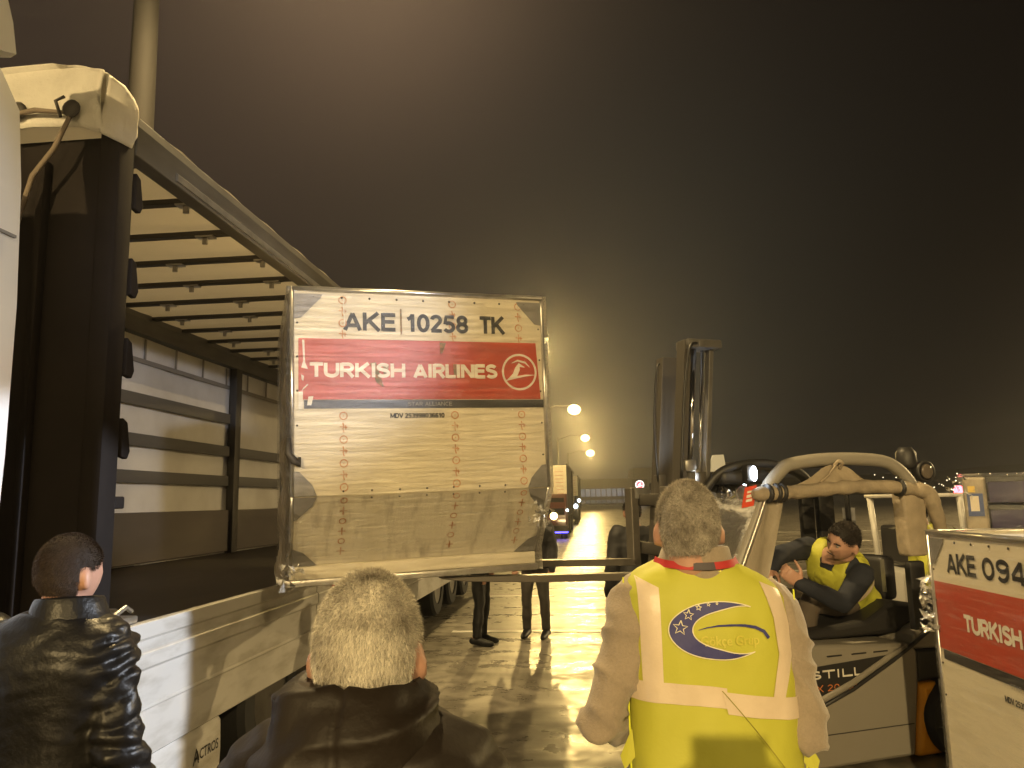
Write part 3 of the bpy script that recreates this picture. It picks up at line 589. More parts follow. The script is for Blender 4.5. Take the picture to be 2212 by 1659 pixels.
    if sl:
        mk = MB()
        for u in (.285, .945, 1.37):
            z = H-.06; i = 0
            while z > hl+.03:
                if not (H-.70 < z+.02 < H-.27):
                    if i % 2 == 0: band(mk, arc(u, z, .021, .021, 0, 360, 18), .0032, -.0032); mk.box((u-.003, -.0036, z-.003), (u+.003, -.003, z+.003))
                    else:
                        band(mk, [(u-.004, z+.028), (u+.002, z+.004), (u-.004, z-.004), (u+.002, z-.028)], .0035, -.0032); band(mk, [(u-.022, z+.006), (u+.022, z+.002)], .003, -.0034); band(mk, [(u+.012, z+.014), (u+.013, z-.012)], .003, -.0034)
                z -= .068; i += 1
            for j in range(6):
                q = (.06+j*.145); c = V((u, sl*q, hl+(.09-hl)*q)); e1 = V((0, sl, .09-hl)).normalized(); nn = V((0, -.0085, -.0075))
                if j % 2 == 0:
                    ring = [c+nn+V((.021*math.cos(a), 0, 0))+e1*.021*math.sin(a) for a in np.linspace(0, 6.283, 18)]; ri = [c+nn+V((.015*math.cos(a), 0, 0))+e1*.015*math.sin(a) for a in np.linspace(0, 6.283, 18)]
                    mk.add(ring+ri, [(k, k+1, 18+k+1, 18+k) for k in range(17)])
                else:
                    mk.add([c+nn+e1*a+V((b, 0, 0)) for a, b in ((-.028, -.004), (-.028, .004), (.028, .004), (.028, -.004))], [(0, 1, 2, 3)]); mk.add([c+nn+e1*a+V((b, 0, 0)) for a, b in ((-.003, -.022), (-.003, .022), (.003, .022), (.003, -.022))], [(0, 1, 2, 3)])
        mk.build('handling_mark', 'mark', t)
    # stretch wrap, a loose skin a centimetre off the shell
    fm = MB(); e = .012; sec2 = ([(-e, hl), (-e, H+e), (deep+e, H+e), (deep+e, -.02), (sl-.06, -.02), (sl-.05, .12)] if sl else [(-e, .0), (-e, H+e), (deep+e, H+e), (deep+e, 0)])
    n_ = len(sec2); nx = 12; vs = []; fs = []
    for i in range(nx+1):
        for j, (y, z) in enumerate(sec2): vs.append((-.03+(w+.06)*i/nx, y+.004*math.sin(i*2.1+j), z+.003*math.sin(i*1.3)))
    for i in range(nx):
        for j in range(n_): fs.append((i*n_+j, i*n_+(j+1) % n_, (i+1)*n_+(j+1) % n_, (i+1)*n_+j))
    fs.append(list(range(n_))); fs.append([nx*n_+j for j in range(n_)])
    fm.add(vs, fs); fm.build('stretch_wrap', 'film' if sl else 'film_c', t)
    return t
def crumple(parent, c, r, n, seed, m):
    rnd = random.Random(seed); mb = MB()
    for _ in range(n):
        p = V(c)+V([rnd.uniform(-1, 1)*r[i] for i in range(3)]); q = [p+V([rnd.uniform(-.035, .035) for _ in range(3)]) for _ in range(3)]
        mb.add(q, [(0, 1, 2)])
    return mb.build('crumpled_wrap', m, parent)
W['film2'] = film('crumpled_wrap', 1.6, 12, (1, 1, 1), haze=.22, strength=.8, base=.10)
c1 = container('pale cargo container lifted on the forklift forks, with red band and long black code', (-1.658, 4.197, 1.325), (R(1.33), R(-1.31), R(24.1)), 1.53, 1.19, .502, .30, 2.0,
          (('AKE', .285, .315), ('10258', .66, .385), ('TK', 1.115, .165)), 'wrapped cargo containers', dict(x0=.035, mdv='MDV 253998036610', tx=.095, tw=.555, aw=.525))
W['slope'] = mat('scuffed_panel', (.74, .69, .57), .45, n=(5, .8, (.28, .235, .165), .51), stretch=(3.2, 1, .45), bump=(7, .2, .012))
sp_ = MB(); vs = []; fs = []
for i in range(21):
    for j in range(11):
        u, q = .03+1.47*i/20, .02+.95*j/10; vs.append(V((u, .30*q, .502+(.09-.502)*q))+V((0, -.004, -.0035))*1)
for i in range(20):
    for j in range(10): fs.append((i*11+j, i*11+j+1, (i+1)*11+j+1, (i+1)*11+j))
sp_.add(vs, fs).build('lower_panel', 'slope', c1, smooth=True)
ch = MB(); H1 = 1.692
for pts in (((.055, -.30), (.068, -.30), (.072, -.43), (.088, -.47), (.05, -.462), (.062, -.42)), ((.06, -.58), (.085, -.555), (.09, -.56), (.05, -.60)), ((.09, -.628), (.118, -.625), (.106, -.678), (.082, -.678)), ((.05, -.50), (.066, -.51), (.062, -.54), (.052, -.53)),
            ((.285, -.05), (.292, -.05), (.30, -.2), (.294, -.22)), ((.035, -.60), (.06, -.60), (.058, -.70), (.035, -.71))):
    ch.cut().add([(x, -.0052, H1+z) for x, z in pts], [list(range(len(pts)))])
ch.build('torn_film_scrap', 'letter_w', c1)
sf = MB()
for pts in (((.44, -.43), (.475, -.425), (.50, -.50), (.52, -.575), (.475, -.545)), ((.515, -.44), (.55, -.438), (.545, -.50), (.52, -.51)), ((.86, -.30), (.90, -.30), (.88, -.36), (.865, -.37)), ((.94, -.43), (.965, -.43), (.968, -.50), (.945, -.50)), ((.622, -.10), (.632, -.10), (.634, -.25), (.624, -.26))):
    sf.cut().add([(x, -.0056, H1+z) for x, z in pts], [list(range(len(pts)))])
sf.build('grime_patch', mat('grime', (.20, .17, .12), .6, n=(40, .9, (.55, .22, .14), .45)), c1)
crumple(c1, (1.50, .05, .32), (.07, .05, .09), 46, 2, 'film2'); crumple(c1, (1.50, .30, .16), (.05, .05, .05), 30, 5, 'film2')
crumple(c1, (.0, .2, .05), (.05, .1, .06), 36, 6, 'film2')
lw = MB(); vs = []; fs = []; rn = random.Random(4)
for i in range(46):
    z = -.02+1.71*i/45
    for j in range(7):
        a = j/6; vs.append((-.004-(.020+.050*(1-z/1.8)+.012*math.sin(i*.7))*a**.8+rn.uniform(-.004, .004), .01+.16*a+rn.uniform(-.012, .012)+(.30*max(0, (.5-z)/.5)), z+rn.uniform(-.006, .006)))
for i in range(45):
    for j in range(6): fs.append((i*7+j, i*7+j+1, (i+1)*7+j+1, (i+1)*7+j))
lw.add(vs, fs).build('loose_wrap', mat('loose_side_wrap', (.17, .15, .125), .28, n=(14, .7, (.07, .06, .05)), bump=(18, .8, .03), stretch=(1, 1, .35)), c1, smooth=True)
MB().tube([(-.02, -.01, .62+.21), (-.02, -.03, .62+.12), (.01, -.035, .62+.08), (.035, -.03, .62+.06), (.04, -.02, .62+.10)], [.012, .02, .022, .018, .008], 10).build('door_strap', 'bow', c1, smooth=True)
# second container, on the ground at the right edge
d0 = V((-math.sin(R(5.72+ -3)), math.cos(R(5.72-3)), 0))
c2 = container('pale wrapped cargo container at the right edge, standing on the ground', (1.86, 4.59, 0.0), (0, 0, R(5.72-3-90)), 1.53, 1.06, .50, 0, 1.9,
          (('AKE', .175, .295), ('09472', .515, .61), ('TK', 1.19, .16)), 'wrapped cargo containers', dict(x0=.02, mdv='MDV 253998036472', tx=.30, tw=.50, aw=.40, cz=.205, ch=.104, dz=.028))
crumple(c2, (-.02, -.02, 1.18), (.04, .03, .14), 70, 9, 'film2')

# ------------------------------------------------------------------ forklift
fk = thing('forklift', 'grey electric forklift with rolled up door canvas and raised mast', 'forklift', (.93, 5.2, 0), (0, 0, R(24)))
FT = M.Translation((.93, 5.2, 0)) @ M.Rotation(R(24), 4, 'Z')
W['fk'] = mat('forklift_grey', (.26, .24, .205), .42, n=(3, .35, (.24, .22, .185)), bump=(20, .04, .005))
W['fkdark'] = mat('forklift_dark', (.022, .021, .021), .5)
W['canvas'] = mat('beige_canvas', (.34, .28, .20), .75, n=(9, .6, (.20, .165, .12)), bump=(14, .5, .02))
W['canvas2'] = mat('clear_door_plastic', (.30, .26, .20), .35, n=(6, .5, (.2, .17, .13)), bump=(5, .4, .03))
W['orange'] = mat('orange_paint', (.80, .36, .015), .4)
wb = [(-.12, .03), (-.12, .5), (.38, .52), (.46, .76), (.52, .80), (1.33, .755), (1.38, .70), (1.365, .5), (1.30, .12), (1.285, .03)]
fb = MB(); fb.prism([(x, 0, z) for x, z in wb], (0, 1.12, 0)); fb.build('body', 'fk', fk, bevel=.025, angle=40)
rcv = MB(); rcv.prism([(x, .02, z) for x, z in ((1.39, .705), (1.375, .49), (2.0, .5), (1.95, .69))], (0, 1.08, 0)); rcv.build('rear_cover', 'fkdark', fk, bevel=.02, angle=40)
cw = MB(); cw.prism([(x, -.01, z) for x, z in ((1.37, .485), (1.365, .38), (1.312, .10), (1.292, .015), (1.80, .015), (1.98, .25), (2.0, .48))], (0, 1.13, 0)); cw.build('counterweight', 'orange', fk, bevel=.04, angle=40)
hd_ = MB(); hd_.prism([(x, .01, z) for x, z in ((1.36, .71), (1.38, .83), (1.56, .90), (1.95, .86), (2.02, .69))], (0, 1.1, 0)); hd_.build('engine_hood', 'fk', fk, bevel=.03, angle=40)
dk = MB(); dk.prism([(x, .14, z) for x, z in ((.50, .803), (.60, .86), (1.1, .90), (1.34, 1.02), (1.56, .99), (1.58, .905), (1.36, .80))], (0, .86, 0)); dk.build('seat_deck', 'fkdark', fk, bevel=.03, angle=40)
dc = MB(); dc.add([(.50, -.003, .665), (1.17, -.003, .70), (.53, -.003, .43)], [(0, 1, 2)]); dc.build('decal', 'fkdark', fk)
tx = MB(); strokes(tx, 'STILL', .46, .588, .052, .45, -.006, .11); tx.build('lettering', 'letter_w', fk)
tx = MB(); strokes(tx, 'RX 20-20', .455, .508, .042, .385, -.006, .065); tx.build('lettering', mat('orange_letters', (.60, .20, .06), .5), fk, label='orange model lettering')
sl_ = MB()
for a in (.62, .82, 1.0): sl_.cut().rbox((a, -.005, .718), (a+.12, .01, .728), .003)
sl_.build('vent_slot', 'fkdark', fk)
gv = MB(); gv.tube([(.50, -.004, .40), (.8, -.004, .50), (1.15, -.004, .655), (1.35, -.004, .755), (1.55, .004, .86)], .014, 8); gv.build('groove_trim', 'fkdark', fk, smooth=True)
gp = MB(); gp.tube([(.50, -.012, .445), (.8, -.012, .545), (1.1, -.01, .675), (1.28, -.006, .745)], [.022, .022, .022, .014], 8, flat=.35, upv=(0, 1, 0)); gp.build('raised_rib', 'fk', fk, smooth=True)
mk = MB(); mk.box((-.05, -.0025, .235), (1.29, .0, .241)); mk.build('panel_seam', 'fkdark', fk)
wheel('wheel', fk, (0, 0, 0)) if 0 else None
def fwheel(x, y, r, w):
    t = MB().lathe([(r*.6, -w/2), (r*.94, -w/2), (r, -w*.35), (r, w*.35), (r*.94, w/2), (r*.6, w/2)], (x, y, r), 'y', 36).build('wheel', 'tyre', fk, angle=30)
    MB().lathe([(r*.6, -w*.4), (r*.5, -w*.3), (r*.2, -w*.35), (.01, -w*.4)], (x, y, r), 'y', 28).build('rim', 'steel', t, angle=30)
for y in (.02, 1.1): fwheel(.02, y, .30, .24); fwheel(1.62, y, .25, .2)
# overhead guard
pil = [(-.16, .55), (-.10, 1.05), (.0, 1.31), (.17, 1.63), (.27, 1.82), (.40, 1.95), (.50, 1.99), (.8, 2.02), (1.2, 2.012), (1.36, 1.965), (1.47, 1.87), (1.53, 1.76)]
def smooth_path(pts, n=4):
    out = []; P_ = [V(p) for p in pts]
    for i in range(len(P_)-1):
        p0, p1, p2, p3 = P_[max(i-1, 0)], P_[i], P_[i+1], P_[min(i+2, len(P_)-1)]
        for k in range(n):
            t = k/n; out.append(.5*((2*p1)+(p2-p0)*t+(2*p0-5*p1+4*p2-p3)*t*t+(3*p1-p0-3*p2+p3)*t**3))
    return out+[P_[-1]]
for y in (.035, 1.085):
    MB().tube(smooth_path([(x, y, z) for x, z in pil]), .045, 12).build('guard_frame', 'fk' if y < .5 else 'fkdark', fk, smooth=True)
gb = MB()
for x in (.55, .75, .95, 1.15): gb.cut().rbox((x, .05, 1.985), (x+.05, 1.07, 2.012), .008)
gb.build('roof_bar', 'fkdark', fk, angle=40)
for y in (.02, 1.06):
    MB().rbox((1.40, y, .74), (1.54, y+.06, 1.30), .02).build('rear_post', 'fkdark', fk, angle=40)
rc = MB(); rc.loft([[V((x, y+.006*math.sin(z*23+x*9), z)) for x, y in ((a, -.012), (b, -.012), (b+.01, .1), (a-.005, .1))] for z, a, b in [(1.335, 1.385, 1.55), (1.4, 1.38, 1.555), (1.52, 1.375, 1.565), (1.64, 1.37, 1.575), (1.80, 1.37, 1.59)]]); rc.build('post_canvas', 'canvas', fk, bevel=.02, smooth=True)
MB().rbox((1.345, 1.04, 1.30), (1.475, 1.1, 1.76), .02).build('rear_post', 'fkdark', fk, angle=40)
MB().rbox((1.50, 1.02, 1.30), (1.66, 1.09, 1.93), .02).build('far_post', 'fkdark', fk, angle=40); MB().rbox((1.80, 1.03, 1.2), (1.835, 1.07, 1.9), .01).build('far_post', 'fkdark', fk, angle=40)
MB().rbox((-.05, 1.05, .55), (.10, 1.09, 1.9), .02).build('far_post', 'fkdark', fk, angle=40)
# rolled up canvas door
rl = smooth_path([(.17, -.01, 1.79), (.3, -.02, 1.795), (.5, -.02, 1.80), (.8, -.015, 1.82), (1.1, -.02, 1.825), (1.35, -.02, 1.815), (1.56, -.01, 1.79)], 6)
rr = [.047+.004*math.sin(i*1.7)+.003*math.sin(i*4.1) for i in range(len(rl))]
rolled = MB().tube(rl, rr, 14, True).build('rolled_canvas', 'canvas', fk, smooth=True)
ss = MB()
for x, z in ((.235, 1.792), (.30, 1.794), (.345, 1.796), (1.33, 1.815)): ss.cut().lathe([(.062, -.012), (.066, 0), (.062, .012)], (x, -.018, z), 'x', 16)
ss.build('canvas_strap', 'fkdark', rolled, smooth=True)
sk2 = MB(); vs = []; fs = []
for i in range(25):
    u = i/24; x = .33+.98*u; top_z = 1.995 if abs(x-.81) < .02 else 1.93+.06*math.exp(-((x-.81)/.2)**2); top_z = min(top_z, 1.97-.0*u)
    for j in range(7):
        t = j/6; z = 1.80+.02*math.sin(3.1*u)+(top_z-1.82)*t*(math.exp(-((x-.81)/.26)**2)*.95+.12); vs.append((x, .0+.016*math.sin(i*.9+j*.7)*(1-t*.5)-.012*(1-t), z))
for i in range(24):
    for j in range(6): fs.append((i*7+j, i*7+j+1, (i+1)*7+j+1, (i+1)*7+j))
sk2.add(vs, fs).build('door_flap', 'canvas', fk, smooth=True)
kn = MB(); kn.tube(smooth_path([(.79, -.02, 1.97), (.80, -.05, 2.0), (.83, -.05, 1.99), (.84, -.02, 1.96)]), .012, 8, True); kn.tube([(.80, -.035, 1.985), (.73, -.03, 1.91), (.66, -.025, 1.86)], .007, 6); kn.build('tie', 'canvas', fk, smooth=True)
tail = MB().tube(smooth_path([(1.50, -.02, 1.80), (1.58, -.02, 1.77), (1.63, -.015, 1.68), (1.68, .0, 1.56), (1.72, .02, 1.46)], 5), [.055]*5+[.06]*5+[.052]*5+[.045]*5+[.035], 12, True).build('canvas_tail', 'canvas', fk, smooth=True)
# clear front screen and door edge strips
fs_ = MB(); fs_.add([(-.13, .06, 1.05), (.22, .06, 1.80), (.22, 1.06, 1.80), (-.13, 1.06, 1.05)], [(0, 1, 2, 3)]); fs_.add([(-.30, .02, 1.25), (-.20, .02, 1.80), (.20, .02, 1.80), (-.03, .02, 1.25)], [(0, 1, 2, 3)]); fs_.build('clear_screen', film('clear_screen', 1.0, 4, (1, 1, 1.6), haze=.20, strength=1., base=.05), fk)
ds = MB(); vs = []; fs = []
for i in range(13):
    t = i/12; z = 1.22+.56*t; xl = -.03+.24*t; wd = .24-.06*t
    for j in range(6): vs.append((xl+wd*j/5, .01+.018*math.sin(j*1.9+t*3)*(1 if 0 < j < 5 else .3), z))
for i in range(12):
    for j in range(5): fs.append((i*6+j, i*6+j+1, (i+1)*6+j+1, (i+1)*6+j))
ds.add(vs, fs).build('door_strip', 'canvas2', fk, smooth=True)
MB().tube(smooth_path([(-.045, -.02, 1.22), (.05, -.02, 1.42), (.14, -.02, 1.60), (.215, -.02, 1.76)]), .012, 8).build('screen_edge', 'alu', fk, smooth=True)
st = MB(); st.add([(.05, .012, 1.70), (.145, .012, 1.715), (.18, .012, 1.85), (.085, .012, 1.835)], [(0, 1, 2, 3)]); sk_ = st.build('red_sticker', mat('sticker_red', (.62, .07, .03), .4), fk)
sw = MB()
for a, b in ((.25, .38), (.45, .6), (.68, .78)):
    def S_(u, q): return V((.05+.095*u+.035*q, .009, 1.70+.015*u+.135*q))
    sw.add([S_(.25, a), S_(.75, a), S_(.75, b), S_(.25, b)], [(0, 1, 2, 3)])
sw.build('sticker_print', 'letter_w', sk_)
for x, z, r_ in ((1.80, 1.715, 3), (2.16, 1.60, -2)):
    pass
for (xa, za, xb, zb) in ((1.52, 1.585, 1.62, 1.73), (1.80, 1.50, 1.93, 1.66)):
    MB().box((xa, 1.095, za), (xb, 1.098, zb)).build('paper_sheet', mat('grey_sheet', (.22, .22, .23), .6) if 'grey_sheet' not in bpy.data.materials else bpy.data.materials['grey_sheet'], fk)
# lamps and brackets at the front of the guard
br = MB(); br.tube(smooth_path([(-.12, .2, 1.80), (-.02, .15, 1.93), (.12, .12, 1.985), (.30, .12, 2.0), (.42, .1, 1.985)]), .03, 8); br.cut().tube([(-.1, .35, 1.75), (.05, .3, 1.84), (.3, .3, 1.88)], .035, 8); br.rbox((-.02, .1, 1.86), (.36, .5, 1.95), .03); br.build('lamp_bracket', 'fkdark', fk, smooth=True)
wl = MB(); wl.rbox((.13, .04, 1.87), (.21, .11, 1.985), .015); wlo = wl.build('work_light', 'fkdark', fk, angle=40)
MB().ball((.172, .025, 1.925), (.022, .018, .05), 12).build('lens', emit('led_white', (.85, .93, 1), 40), wlo, smooth=True)
w2 = MB(); w2.lathe([(.055, .05), (.06, 0), (.05, -.02)], (-.06, .30, 1.884), 'x', 20); w2o = w2.build('work_light', 'fkdark', fk, angle=40)
MB().ball((-.085, .27, 1.884), (.02, .045, .038), 12).build('lens', bpy.data.materials['led_white'], w2o, smooth=True)
hl = MB(); hl.lathe([(.045, .05), (.062, 0), (.066, -.03), (.055, -.035), (.04, -.005), (.012, .01)], (.06, .2, 1.80), 'x', 24); hl.cut().lathe([(.03, 0), (.058, -.035), (.062, -.04), (.05, -.03)], (.11, .1, 1.795), 'y', 24); hl.build('headlight', 'chrome', fk, smooth=True)
pl = MB(); pl.prism([(.04, .4, 1.94), (.10, .4, 2.07), (.19, .4, 2.075), (.20, .4, 2.0), (.12, .4, 1.93)], (0, -.008, 0)); pl.build('mirror', mat('mirror_back', (.6, .62, .64), .3), fk)
bc = MB(); bc.lathe([(.06, 0), (.075, .03), (.07, .12), (.045, .16)], (1.64, .2, 1.955), 'z', 20); bc.lathe([(.05, .06), (.075, 0), (.08, -.05), (.07, -.055), (.05, -.03)], (1.72, .15, 1.93), 'y', 22); bc.tube([(1.55, .15, 1.86), (1.62, .18, 1.93), (1.68, .2, 1.98)], .03, 8); bc.build('rear_lamp', 'fkdark', fk, smooth=True)
MB().lathe([(.06, 0), (.045, -.008), (.01, -.012)], (1.72, .095, 1.93), 'y', 20).build('lamp_glass', mat('smoky_glass', (.12, .1, .08), .12), fk, smooth=True)
# seat, wheel, levers
MB().rbox((1.50, .38, .98), (1.64, .92, 1.31), .05, seg=3).build('seat_back', 'fkdark', fk, angle=50); MB().rbox((1.02, .38, .88), (1.56, .92, 1.0), .04, seg=3).build('seat', 'fkdark', fk, angle=50)
bl = MB(); bl.box((1.498, .36, 1.05), (1.502, .40, 1.29)); bl.build('seat_belt', 'steel', fk)
sw = MB(); ring = [(.42+.13*math.cos(a)*.9, .42+.17*math.sin(a), 1.15+.13*math.cos(a)*.45) for a in np.linspace(0, 2*math.pi, 25)]; sw.tube(ring, .014, 8); sw.tube([(.42, .42, 1.15), (.30, .42, .85), (.26, .42, .5)], .03, 8); sw.build('steering_wheel', 'fkdark', fk, smooth=True)
MB().rbox((.08, .1, .5), (.28, 1.0, 1.12), .04).build('dashboard', 'fkdark', fk, angle=40)
# mast, leaning a little back
def mastx(z): return -.49+.10*z
mast = MB()
def rail(mb, y, dx0, dx1, wy, z0, z1, dz=0):
    mb.loft([[V((mastx(z-dz)+dx, yy, z)) for dx, yy in ((dx0, y), (dx1, y), (dx1, y+wy), (dx0, y+wy))] for z in (z0, z1)])
fm_ = MB(); rail(fm_, .84, .20, .36, .06, .1, 2.86); rail(fm_, .90, .33, .36, .05, .1, 2.86); rail(fm_, .90, .20, .225, .05, .1, 2.86); fm_.build('mast_rail', W['bow'], fk, bevel=.005)
nm = MB(); rail(nm, .20, .01, .07, .10, .1, 2.86); nm.build('mast_rail', W['bow'], fk, bevel=.006)
nm = MB(); rail(nm, .22, .225, .26, .06, .1, 2.84); nm.build('mast_rail', W['rail'], fk, bevel=.006)
tb = MB(); tb.rbox((mastx(2.86)+.02, .17, 2.80), (mastx(2.86)+.29, .34, 2.862), .01); tb.rbox((mastx(2.86)+.10, .16, 2.80), (mastx(2.86)+.16, .19, 2.85), .006); tb.build('mast_crossbar', W['rail'], fk, angle=40)
cy = MB(); cy.tube([(mastx(1.2)+.115, .25, 1.0), (mastx(2.0)+.115, .25, 2.0)], .038, 16); cy.build('lift_cylinder', 'steel', fk, smooth=True)
cy = MB(); cy.tube([(mastx(2.0)+.115, .25, 2.0), (mastx(2.8)+.115, .25, 2.81)], .021, 16); cy.tube([(mastx(1.9)+.20, .28, 1.7), (mastx(2.8)+.20, .28, 2.8)], .012, 12); cy.build('piston_rod', 'chrome', fk, smooth=True)
ck = MB(); ck.rbox((mastx(2.0)+.04, .18, 1.95), (mastx(2.0)+.13, .30, 2.03), .015); ck.build('cylinder_clamp', 'steel', fk, angle=40)
hs = MB(); hs.tube(smooth_path([(mastx(2.84)+.10, .18, 2.83), (mastx(2.8)+.03, .15, 2.80), (mastx(2.6)-.0, .15, 2.6), (mastx(2.3)-.0, .16, 2.3), (mastx(1.9), .16, 1.9)]), .010, 8); hs.cut().tube(smooth_path([(mastx(2.8)+.16, .82, 2.80), (mastx(2.7)+.13, .80, 2.72), (mastx(2.4)+.12, .8, 2.3), (mastx(2.2)+.15, .8, 1.9)]), .009, 8); hs.build('hydraulic_hose', 'black', fk, smooth=True)
# fork carriage
cg = MB()
for z in (1.36, 1.72): cg.rbox((-.17, .06, z), (-.10, 1.16, z+.09), .012)
cg.rbox((-.12, .22, 1.30), (-.06, .32, 1.95), .01); cg.rbox((-.12, .78, 1.30), (-.06, .88, 1.95), .01)
for y, z in ((.55, 1.62), (.62, 1.55), (.58, 1.42), (.66, 1.80)): cg.lathe([(.035, -.05), (.045, -.04), (.045, .04), (.035, .05)], (-.13, y, z), 'y', 14)
cg.tube(smooth_path([(-.12, .5, 1.85), (-.16, .55, 1.80), (-.2, .62, 1.70), (-.16, .7, 1.60), (-.1, .75, 1.5)]), .018, 8)
cg.build('carriage', W['bow'], fk, angle=40)
W['fork'] = mat('fork_steel', (.16, .145, .125), .42, .5, n=(7, .5, (.08, .07, .06)), stretch=(.3, 1, 1))
for y in (.47, 1.03):
    f = MB(); ft = lambda x: 1.262-.028*x+(.055 if y > .8 else 0)
    f.loft([[V((x, y-.0, ft(x)-t)), V((x, y, ft(x))), V((x, y+.115, ft(x))), V((x, y+.115, ft(x)-t))] for x, t in ((-1.85, .012), (-1.7, .03), (-1.2, .046), (-.3, .05), (-.17, .05))])
    f.rbox((-.235, y, ft(-.2)-.05), (-.17, y+.115, 1.86), .008)
    f.build('fork', 'fork', fk, bevel=.005)
bk = MB()
bk.prism([(-.20, 1.02, 1.86), (-.10, 1.02, 1.86), (-.02, 1.02, 1.80), (-.06, 1.02, 1.76), (-.20, 1.02, 1.78)], (0, .01, 0)); bk.build('fork_plate', 'steel', fk)
spot('work_light_beam', FT @ V((-.12, .27, 1.885)), FT @ V((-.45, .35, 2.4)), 60, (.85, .93, 1), 80, .3, .05)

# ------------------------------------------------------------------ people
def head_pt(d):
    x, y, z = d
    n_ = (abs(x)**2.45+abs(y)**2.45+abs(z)**2.45)**(-1/2.45); n_ = 1+(n_-1)*(.95 if z > -.2 else .55)
    px, py, pz = x*.075*n_, y*.096*n_, z*.115*min(n_, 1.03)
    if z < 0:
        k = min(1, -z)
        px *= 1-(.26 if y > 0 else .26-.14*min(1, -y*1.5))*k**1.6
        if y < 0: py *= 1-.38*max(0, k-.1)
        else: py *= 1-.06*k
    else: px *= 1-.05*z; 
    if y > 0:
        g = lambda cx, cz, sx, sz: math.exp(-((x-cx)/sx)**2-((z-cz)/sz)**2)
        py += .024*g(0, -.20, .14, .17)+.010*g(0, .0, .12, .18)+.005*g(0, .26, .55, .10)-.009*(g(.40, .10, .18, .11)+g(-.40, .10, .18, .11))
        py += .005*g(0, -.52, .28, .07)-.004*g(0, -.60, .3, .05)+.010*g(0, -.82, .3, .14)-.003*g(0, -.40, .2, .05)+.004*(g(.55, -.2, .2, .2)+g(-.55, -.2, .2, .2))
    return V((px, py, pz))
def head_mesh(mb, T, seg=40, rows=30):
    rings = []
    for i in range(rows+1):
        la = -math.pi/2*.975+math.pi*.975*i/rows; rings.append([T @ head_pt((math.cos(la)*math.cos(2*math.pi*k/seg), math.cos(la)*math.sin(2*math.pi*k/seg), math.sin(la))) for k in range(seg)])
    mb.loft(rings)
    for s in (-1, 1):
        E = T @ M.Translation((s*.0795, -.006, -.018)) @ M.Rotation(s*R(28), 4, 'Z') @ M.Rotation(R(-12), 4, 'X')
        mb.ball((0, 0, 0), (.013, .021, .034), 12, E); mb.ball((s*.004, .002, -.022), (.010, .013, .014), 8, E)
def hair_mesh(T, mask, n, ln, wd, droop=.5, jitter=.35, cap=.003, rnd=None, flow=(0, -.6, -.6)):
    rnd = rnd or random.Random(1); mb = MB()
    seg, rows = 48, 36; idx = {}; vs = []; fs = []
    for i in range(rows+1):
        la = -1.3+(math.pi/2+1.3)*i/rows
        for k in range(seg):
            d = V((math.cos(la)*math.cos(2*math.pi*k/seg), math.cos(la)*math.sin(2*math.pi*k/seg), math.sin(la)))
            if mask(d) > .3: idx[i, k] = len(vs); p = head_pt(d); vs.append(T @ (p+p.normalized()*cap))
    for i in range(rows):
        for k in range(seg):
            q = [(i, k), (i, (k+1) % seg), (i+1, (k+1) % seg), (i+1, k)]
            if all(a in idx for a in q): fs.append([idx[a] for a in q])
    mb.add(vs, fs); c = 0; R3 = T.to_3x3()
    while c < n:
        d = V((rnd.gauss(0, 1), rnd.gauss(0, 1), rnd.gauss(0, 1))).normalized(); m = mask(d)
        if rnd.random() > m: continue
        c += 1; p = head_pt(d); nn = p.normalized(); fl = V(flow)
        t = (fl-nn*fl.dot(nn))*droop+V([rnd.uniform(-jitter, jitter) for _ in range(3)])
        l = ln*rnd.uniform(.6, 1.25); a = p+nn*cap*.5; b = a+nn*l*.55+t*l*.5; e = b+nn*l*.15+t*l*.75
        w = nn.cross(V((rnd.gauss(0, 1), rnd.gauss(0, 1), rnd.gauss(0, 1)))).normalized()*wd
        pts = [T @ q for q in (a-w, a+w, b+w*.8, b-w*.8, e)]
        mb.add(pts, [(0, 1, 2, 3), (3, 2, 4)])
    return mb
def scalp(front=.45, low=-.55, side=-.25):
    """hair area: over the crown, down the back, above the ears"""
    def m(d):
        if d.y > .15:
            lim = front+.25*max(0, d.y-.4)-.62*max(0, abs(d.x)-.35); return 1. if d.z > lim else 0.
        lim = low if d.y < -.35 else low+(side-low)*min(1, (d.y+.35)/.4)
        if -.25 < d.y < .15 and abs(d.x) > .7: lim = max(lim, .02 if d.y < .06 else .0)
        return max(0, min(1, (d.z-lim)/.12))
    return m
